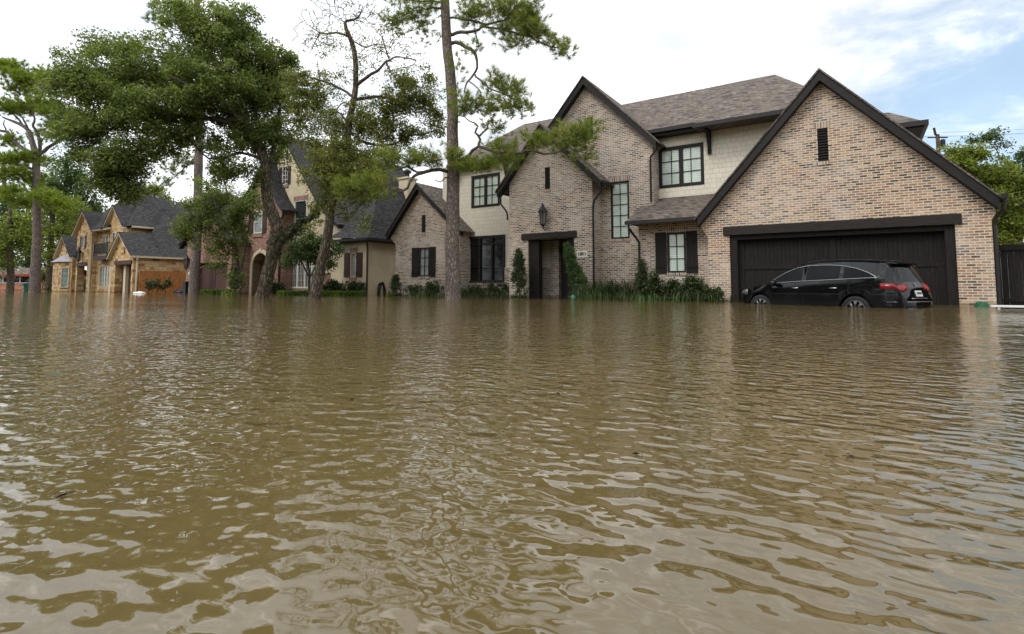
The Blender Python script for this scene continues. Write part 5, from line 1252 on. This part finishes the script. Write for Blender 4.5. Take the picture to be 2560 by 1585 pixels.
    sp = MB(); sp.add([W(4.40,-.58,1.645),W(4.40,.58,1.645),W(4.62,.52,1.60),W(4.62,-.52,1.60),W(4.40,-.58,1.61),W(4.40,.58,1.61),W(4.62,.52,1.575),W(4.62,-.52,1.575)], [(0,3,2,1),(4,5,6,7),(0,1,5,4),(1,2,6,5),(2,3,7,6),(3,0,4,7)])
    sp.build('spoiler', M['carpaint'], root)
    MB().prism([W(4.02,0,1.655), W(4.22,0,1.61), W(4.20,0,1.70)], lf*-.012, lf*.012).build('roof_antenna', M['carpaint'], root)
    MB().tube([W(4.70,-.1,1.15), W(4.60,.1,1.27), W(4.57,.28,1.30)], .008, 4).build('rear_wiper', M['iron'], root)
    for o in bpy.data.objects:
        if o.parent == root and o.type == 'MESH' and o.name.split('.')[0] in ('body',):
            md = o.modifiers.new('edges', 'EDGE_SPLIT'); md.split_angle = math.radians(42)
build_car()

# ================================================================== shrubs and hedges
def shrub(name, label, cat, px, D, blobs, leafm, per, sd, size, seed, group=None, stem=True, aspect=.5):
    T = Tree(name, label, cat, PW(px, D), group, seed=seed)
    b = PW(px, D); b.z = -.6
    T.path3([b, PW(px, D, .1), PW(px, D, .35)], [.03,.025,.015], True, 6, .2, .01)
    for q in blobs: T.blob(q[0], q[1], q[2], q[3], D, q[4], q[5], r0=.012, twig=q[5] < 60)
    T.leaves(leafm, per, sd, size, 'foliage', aspect=aspect)
    T.finish(); return T
def cypress(label, px, D, pts, seed, leafm='darkleaf', n=60):
    """columnar conifer: pts = (px, py, half width px) along its axis"""
    T = Tree('cypress_shrub', label, 'shrub', PW(px, D), seed=seed)
    P = [PD(a, b, D) for a, b, c in pts]; P[0].z = -.5
    T.path3(P, [.035-.028*i/(len(P)-1) for i in range(len(P))], True, 6, .2, .01)
    sx = D/F
    for _ in range(n):
        u = T.g.uniform(0, len(pts)-1.001)**1.; i = int(u); f = u-i
        c = P[i].lerp(P[i+1], f); r = (pts[i][2]*(1-f)+pts[i+1][2]*f)*sx
        a = T.g.uniform(0, 6.28); q = r*T.g.uniform(.2, 1.)**.6
        T.cl.append(Vector((c.x+math.cos(a)*q, c.y+math.sin(a)*q, max(.05, c.z+T.g.normal()*.05))))
    C = T.cl
    T.leaves(leafm, 46, .11, .085, 'foliage', aspect=.32, flat=-.4); T.finish()
cypress('slim dark cypress standing left of the front entry', 1297, DO(1297,20.2), [(1298,742,22),(1298,715,21),(1297,690,18),(1297,665,14),(1297,645,9),(1296,626,2)], 81, 'shrub', 190)
cypress('shaggy leaning cypress standing right of the front entry', 1445, DO(1445,20.2), [(1452,742,25),(1449,715,24),(1442,690,20),(1432,665,14),(1424,640,9),(1417,608,2)], 83, 'darkleaf', 230)
cypress('small round topped cypress at the left corner of the brick house', 990, DO(990,20.9), [(991,738,13),(990,722,13),(990,708,10),(989,690,2)], 85, 'shrub', 90)
cypress('tallest pointed shrub among the strappy plants by the bay window', 1605, DO(1605,20.2), [(1608,742,20),(1606,715,18),(1605,690,12),(1604,652,2)], 87, 'shrub', 130)
SH = [('low dark shrub under the shuttered window of the left gable', 1040, DO(1040,20.9), [(1040,726,26,16,.4,30)]),
      ('rounded dark shrub left of the tall pine trunk', 1085, DO(1085,20.9), [(1085,722,28,20,.4,36)]),
      ('low spreading shrub just right of the tall pine trunk', 1180, DO(1180,21.6), [(1180,727,34,16,.4,32)]),
      ('dark leafy shrub below the tall dark three part window', 1235, DO(1235,21.6), [(1235,722,40,22,.5,48)]),
      ('loose dark shrub left of the bay window shutters', 1640, DO(1640,20.1), [(1640,722,28,24,.5,44),(1636,698,10,18,.2,9)]),
      ('open shrub with upright sprigs beneath the bay window', 1690, DO(1690,20.1), [(1690,726,28,22,.4,34),(1680,710,10,10,.2,6)]),
      ('round dark shrub at the foot of the garage corner', 1735, DO(1735,20.0), [(1735,720,30,26,.5,46),(1728,702,14,10,.3,8)]),
      ('low green clump ending the bed beside the garage', 1780, DO(1780,19.6), [(1780,734,24,16,.35,26)])]
for i, (lb, px, D, bb) in enumerate(SH): shrub('leafy_shrub', lb, 'shrub', px, D, bb, 'shrub', 60, .13, .085, 100+i)
def blades(name, label, cat, px, D, nb, hgt, spread, seed, mat_='shrub', wd=.03, group=None):
    """clump of arching strap leaves"""
    g = np.random.default_rng(seed); c = PW(px, D); V = []
    root = thing(name, label, cat, c, group)
    for _ in range(nb):
        a = g.uniform(0, 6.28); o = np.array([c.x+g.normal()*spread*.45, c.y+g.normal()*spread*.3, -.1])
        h = hgt*g.uniform(.35, 1.15); out = h*g.uniform(.1, .95); d = np.array([math.cos(a), math.sin(a), 0]); s = np.array([-d[1], d[0], 0])*wd*.5
        pr = None
        for k in range(6):
            u = k/5; p = o+d*out*u*u+np.array([0, 0, (h+.1)*(u-.38*u*u*u)*1.25]); w_ = s*(1-u**2.2)
            if pr is not None: V += [pr[0]-pr[1], pr[0]+pr[1], p+w_, p-w_]
            pr = (p, w_)
    # keep each blade one island: quads share no verts, fine for shading
    quads('foliage', np.array(V), M[mat_], root, 4); return root
G = 'strappy plants in the beds along the brick house'
for i, (px, Y, nb, h, sp, lb) in enumerate(((1500,20.9,190,1.02,.85,'tall strappy plant right beside the entry downspout'),(1535,20.9,200,1.1,.9,'fullest tall strappy plant below the narrow stair window'),(1570,20.7,190,1.02,.8,'tall strappy plant left of the pointed shrub'),(1475,20.2,120,.6,.7,'short strappy plant at the right of the leaning cypress'),
        (1520,20.1,150,.42,1.15,'low grassy clump before the tall strappy plants'),(1580,20.0,150,.42,1.15,'low grassy clump before the pointed shrub'),(1640,19.8,150,.42,1.15,'low grassy clump before the loose dark shrub'),(1700,19.7,150,.55,1.1,'low grassy clump below the bay window'),(1760,19.5,140,.52,.9,'low grassy clump nearest the garage door'),
        (1060,20.5,120,.5,1.2,'low grassy clump under the left gable shutters'),(1160,21.2,120,.5,1.2,'low grassy clump just right of the pine trunk'),(1250,21.2,130,.55,1.2,'low grassy clump under the tall dark window'))):
    D = DO(px, Y)
    blades('strappy_plant', lb, 'plant', px, D, nb, h, sp, 140+i, 'shrub' if i % 3 else 'darkleaf', .032, G)
def hedge(label, pts, hgt, wd, seed, n, group=None, mat_='hedge'):
    """clipped hedge following waterline points (px, D)"""
    P = [PW(a, b) for a, b in pts]; g = np.random.default_rng(seed)
    root = thing('clipped_hedge', label, 'hedge', P[len(P)//2], group)
    seg = [(P[i+1]-P[i]).length for i in range(len(P)-1)]; tot = sum(seg); V = []
    core = MB()
    for i in range(len(P)-1):
        d = (P[i+1]-P[i]).normalized(); s = Vector((-d.y, d.x, 0))
        core.obox((P[i]+P[i+1])/2+Vector((0,0,hgt/2-.35)), d, s, (0,0,1), seg[i]/2+.05, wd*.42, hgt/2+.28)
    core.build('stems', M['hedgecore'], root)
    pr = np.cumsum([0]+seg)/tot
    for _ in range(n):
        u = g.uniform(0, 1); i = min(len(seg)-1, int(np.searchsorted(pr, u))-1 if u > 0 else 0); i = max(i, 0)
        f = (u-pr[i])/(pr[i+1]-pr[i]); c = P[i].lerp(P[i+1], f); d = (P[i+1]-P[i]).normalized(); s = Vector((-d.y, d.x, 0))
        q = g.integers(0, 3)
        if q == 0: o = s*g.uniform(-.5, .5)*wd; z = hgt+g.normal()*.012
        else: o = s*(wd*.5*(1 if q == 1 else -1)+g.normal()*.012); z = g.uniform(0, 1)*hgt
        nr = g.normal(size=3); nr /= np.linalg.norm(nr); t_ = np.cross(nr, g.normal(size=3)); t_ /= np.linalg.norm(t_); b_ = np.cross(nr, t_)
        p = np.array([c.x+o.x, c.y+o.y, z]); z_ = .075*g.uniform(.7, 1.3)
        V += [p-t_*z_*.5, p+b_*z_*.3, p+t_*z_*.5, p-b_*z_*.3]
    quads('foliage', np.array(V), M[mat_], root, 4)
M['hedgecore'] = plain('hedge_stems', (.035,.055,.012), .9, .3, 12.)
hedge('long clipped bright hedge curving below the cream house window', [(703,DO(703,20.0)),(722,DO(722,19.6)),(760,DO(760,20.1)),(800,DO(800,20.4)),(860,DO(860,20.5)),(912,DO(912,21.2))], .24, .55, 201, 8500)
hedge('short clipped hedge before the plum garage door', [(512,36.5),(545,35.8),(580,36.)], .30, .7, 203, 3000)
for i, (px, D, bb, lb) in enumerate(((832,DO(832,21.4),[(832,720,26,16,.5,34)],'round dark shrub left of the shuttered window of the stucco house'),(880,DO(880,21.4),[(880,719,30,13,.5,30)],'low dark shrub under the brown shutters'),(690,DO(690,21.2),[(690,722,22,18,.5,26)],'dark shrub at the foot of the leaning oak'),(160,62,[(160,717,30,11,1.2,40)],'dark shrub row piece under the stone bay window'),(232,60,[(232,716,32,12,1.2,44)],'broad dark shrub below the stone house balcony'),(586,DO(586,19.8),[(586,700,20,34,.6,40)],'tall dark bush at the corner of the plum garage'),(97,70,[(110,690,16,20,1.,16)],'olive bush between the two far left trunks'))):
    shrub('leafy_shrub', lb, 'shrub', px, D, bb, 'shrub' if i < 6 else 'oliveleaf', 75, .20 if D < 40 else .5, .12 if D < 40 else .3, 220+i)
for i, (px, lb) in enumerate(((372,'thin sapling nearest the left end of the orange fence'),(393,'middle thin sapling against the orange fence'),(415,'thin sapling nearest the right end of the orange fence'))):
    shrub('young_sapling', lb, 'shrub', px, 42.3, [(px,716,9,8,.3,8),(px+4,705,8,6,.3,5)], 'shrub', 16, .22, .2, 240+i)
blades('strappy_plant', 'light green grassy tuft beside the short clipped hedge', 'plant', 575, 34.5, 120, .45, .9, 251, 'hedge', .05)
blades('strappy_plant', 'small bright tuft at the cream house corner by the little cypress', 'plant', 972, 28.6, 50, .35, .3, 252, 'hedge', .04)

# ================================================================== bins, bags and odds and ends
M['greenplastic'] = plain('green_plastic', (.018,.10,.050), .45, .15, 3., bmp=0)
M['palegreen'] = plain('pale_green_plastic', (.07,.20,.12), .3, .25, 9., bmp=0)
M['blackplastic'] = plain('black_plastic', (.014,.015,.017), .5, .2, 3., bmp=0)
M['bagwhite'] = plain('white_bag', (.70,.70,.68), .5, .12, 4., bmp=.3)
M['bluebag'] = plain('navy_sheet', (.012,.016,.028), .4, .4, 2., bmp=.3)
M['pvc'] = plain('white_plastic_board', (.68,.68,.66), .5, .08, 3., bmp=0)
M['hose'] = plain('black_rubber_hose', (.016,.015,.015), .55, .2, 7., bmp=0)
M['deadleaf'] = plain('brown_dead_leaf', (.05,.028,.012), .7, .4, 20., bmp=0)
def bin_(label, px, D, mat_, z1, tilt, half, logo=False):
    c = PW(px, D); r = thing('wheeled_bin', label, 'bin', c)
    ax = Vector((math.sin(tilt), 0, math.cos(tilt))); x = Vector((math.cos(tilt), 0, -math.sin(tilt))); y = Vector((0,1,0))
    b = MB(); w0, w1 = half*.8, half
    lo, hi = c-ax*.5, c+ax*z1
    b.add([lo+x*i*w0+y*j*w0 for i, j in ((-1,-1),(1,-1),(1,1),(-1,1))]+[hi+x*i*w1+y*j*w1 for i, j in ((-1,-1),(1,-1),(1,1),(-1,1))], [(0,3,2,1),(4,5,6,7),(0,1,5,4),(1,2,6,5),(2,3,7,6),(3,0,4,7)])
    b.build('bin_body', M[mat_], r)
    l = MB(); l.obox(hi+ax*.03, x, y, ax, w1*1.1, w1*1.1, .035); l.obox(hi+ax*.08, x, y, ax, w1*.85, w1*.85, .02); l.obox(hi+ax*.0, x, y, ax, w1*1.06, w1*1.14, .02)
    l.tube([hi+y*w1*1.25-x*w1*.7, hi+y*w1*1.25+x*w1*.7], .025, 6)
    l.build('bin_lid', M[mat_], r)
    if logo: MB().obox(c+ax*z1*.5-y*(half*.96), x, y, ax, half*.3, .02, half*.22).build('bin_sticker', M['white'], r)
bin_('dark green wheeled bin leaning beside the far left pine', 68, 60, 'greenplastic', .75, -.18, .36, True)
bin_('black wheeled bin between the orange fence and the pine trunk', 468, 39.8, 'blackplastic', .80, 0, .24)
def lump(name, label, cat, px, D, sx, sy, sz, mat_, seed, z=0., group=None):
    g = random.Random(seed); bm = bmesh.new(); bmesh.ops.create_icosphere(bm, subdivisions=3, radius=1.)
    ph = [g.uniform(0, 6.28) for _ in range(6)]
    for v in bm.verts:
        d = v.co.normalized(); k = 1+.16*math.sin(4*d.x+ph[0])*math.sin(5*d.y+ph[1])+.10*math.sin(9*d.x+ph[2]+4*d.z)+.06*math.sin(13*d.y+ph[3])
        v.co = Vector((d.x*sx*k, d.y*sy*k, d.z*sz*k))
    me = bpy.data.meshes.new(name); bm.to_mesh(me); bm.free(); me.materials.append(M[mat_])
    me.polygons.foreach_set('use_smooth', [True]*len(me.polygons))
    o = bpy.data.objects.new(name, me); COL.objects.link(o); p = PW(px, D); p.z = z; o.location = p; o.rotation_euler = (0,0,PS)
    return tag(o, label, cat, group)
lump('plastic_bag', 'bulging white bag floating in front of the orange fence', 'bag', 349, 41, .42, .34, .13, 'bagwhite', 5, .0)
lump('plastic_sheet', 'dark blue sheet heaped against the orange fence end', 'sheet', 450, 44, .50, .4, .24, 'bluebag', 9, .0)
lump('rubbish_sack', 'small dark sack floating right of the grey pine base', 'bag', 512, 40, .35, .3, .2, 'bluebag', 12, .0)
# loops of black hose on the stucco wall
h_ = thing('garden_hose', 'black hose looped over its hanger on the cream stucco wall', 'hose', PY(950, 735, 22.8))
hp = PX_ = None
def onside(y, z): return Vector((-24.9, y, z))
hb = MB()
for k in range(4):
    yy = 22.72+.035*k
    pts = [onside(yy+.02*k, -.3)+Vector((.02*k,0,0)), onside(yy+.05, .25), onside(yy+.12+.03*k, .62+.01*k), onside(yy+.30, .78+.012*k), onside(yy+.46-.02*k, .60), onside(yy+.52, .25), onside(yy+.55-.015*k, -.3)]
    Q, R = smooth_path(pts, [.022]*7, .08); hb.tube([q+Vector((.03*k,0,0)) for q in Q], .022, 6)
hb.build('hose_loops', M['hose'], h_, True)
MB().box(-25,-24.82,22.93,23.1,.62,.72).build('hanger', M['iron'], h_)
# green ball-like float and green lid, white board
lump('plastic_bottle', 'pale green plastic bottle bobbing at the foot of the leaning cypress', 'bottle', 1433, 22.2, .10, .10, .13, 'palegreen', 15, .07)
l = PW(2452, 14.6); lid = thing('plastic_tub', 'upturned green plastic tub floating at the garage pillar', 'tub', l)
tb = MB(); tb.lathe([(.15,-.12),(.155,.01),(.14,.09),(.10,.125),(.03,.135)], l, (.12,-.1,1), 22); tb.lathe([(.165,-.01),(.17,.008),(.165,.02)], l, (.12,-.1,1), 22); tb.build('tub_shell', M['greenplastic'], lid, True)
MB().tube([l+Vector((-.08,-.13,.08)), l+Vector((-.03,-.17,.13)), l+Vector((.03,-.17,.13)), l+Vector((.08,-.13,.08))], .010, 6).build('tub_handle', M['palegreen'], lid)
wbp = PY(2532, 757, 17.8); wb_ = thing('plastic_board', 'white plastic board with short legs afloat by the black fence', 'board', Vector((wbp.x, wbp.y, 0)))
MB().box(wbp.x-.42, wbp.x+1.3, 17.7, 17.95, .035, .08).build('board_top', M['pvc'], wb_)
for x in (wbp.x-.30, wbp.x+.9): MB().box(x, x+.05, 17.72, 17.93, -.2, .034).build('leg', M['pvc'], wb_)
# drifting leaves and bits
for i, (px, py) in enumerate(((1590,1137),(2128,1145),(154,1243),(1395,985),(880,1000))):
    r = ray(px, py); t_ = -CAMH/r[2]; p = Vector((r[0]*t_, r[1]*t_, .004))
    a = rnd.uniform(0, 6.28); s_ = rnd.uniform(.012, .022); d = Vector((math.cos(a), math.sin(a), 0)); n_ = Vector((-d.y, d.x, 0))
    b = MB(); b.add([p-d*s_, p-d*s_*.2+n_*s_*.35+Vector((0,0,.004)), p+d*s_*1.2, p-d*s_*.2-n_*s_*.35+Vector((0,0,.006)), p+Vector((0,0,-.002))], [(0,4,1),(1,4,2),(2,4,3),(3,4,0)]); b.org = p
    b.tube([p+d*s_*1.2, p+d*s_*1.7], .0015, 4)
    tag(b.build('floating_leaf', M['deadleaf']), 'small brown dead leaf drifting on the open floodwater', 'leaf', 'dead leaves drifting on the water')

# ================================================================== utility pole and wires
D = 58.
up = PD(2347, 395, D); pole = thing('utility_pole', 'wooden utility pole with transformer behind the garage roof', 'pole', Vector((up.x, up.y, 0)))
zt = PD(2347, 336, D).z
MB().tube([(up.x,up.y,-1),(up.x,up.y,zt)], [.24,.19], 10).build('pole_shaft', M['oakbark'], pole)
a = Vector((math.cos(PS), math.sin(PS), 0)); pc = Vector((up.x, up.y, 0))
MB().tube([pc-a*.2+Vector((0,0,zt-.1)), pc-a*.36+Vector((0,0,zt+.75))], .12, 8).build('insulator', M['iron'], pole)
MB().obox(pc+Vector((0,0,zt-.35)), a, (0,0,1), a.cross(Vector((0,0,1))), 1.1, .06, .06).build('cross_arm', M['beam'], pole)
MB().lathe([(.2,-.45),(.24,-.42),(.24,.35),(.15,.45)], pc+a*.55+Vector((0,0,zt-1.0)), n=12).build('transformer', M['blackplastic'], pole)
wr = [(-1.0,.0,40),(1.0,.0,-40)]
for i, (z_, o_) in enumerate(((zt-.25,-.9),(zt-.25,.9),(zt-1.6,.0),(zt+.2,-.3))):
    p0 = pc+a*o_+Vector((0,0,z_)); pts = []
    for u in np.linspace(-1, 1, 25):
        q = p0+(a*.97+Vector((.25,.0,0)))*u*42; q.z += 1.6*u*u-.0; pts.append(q)
    MB().tube(pts, .011, 4).build('wire', M['iron'], pole)
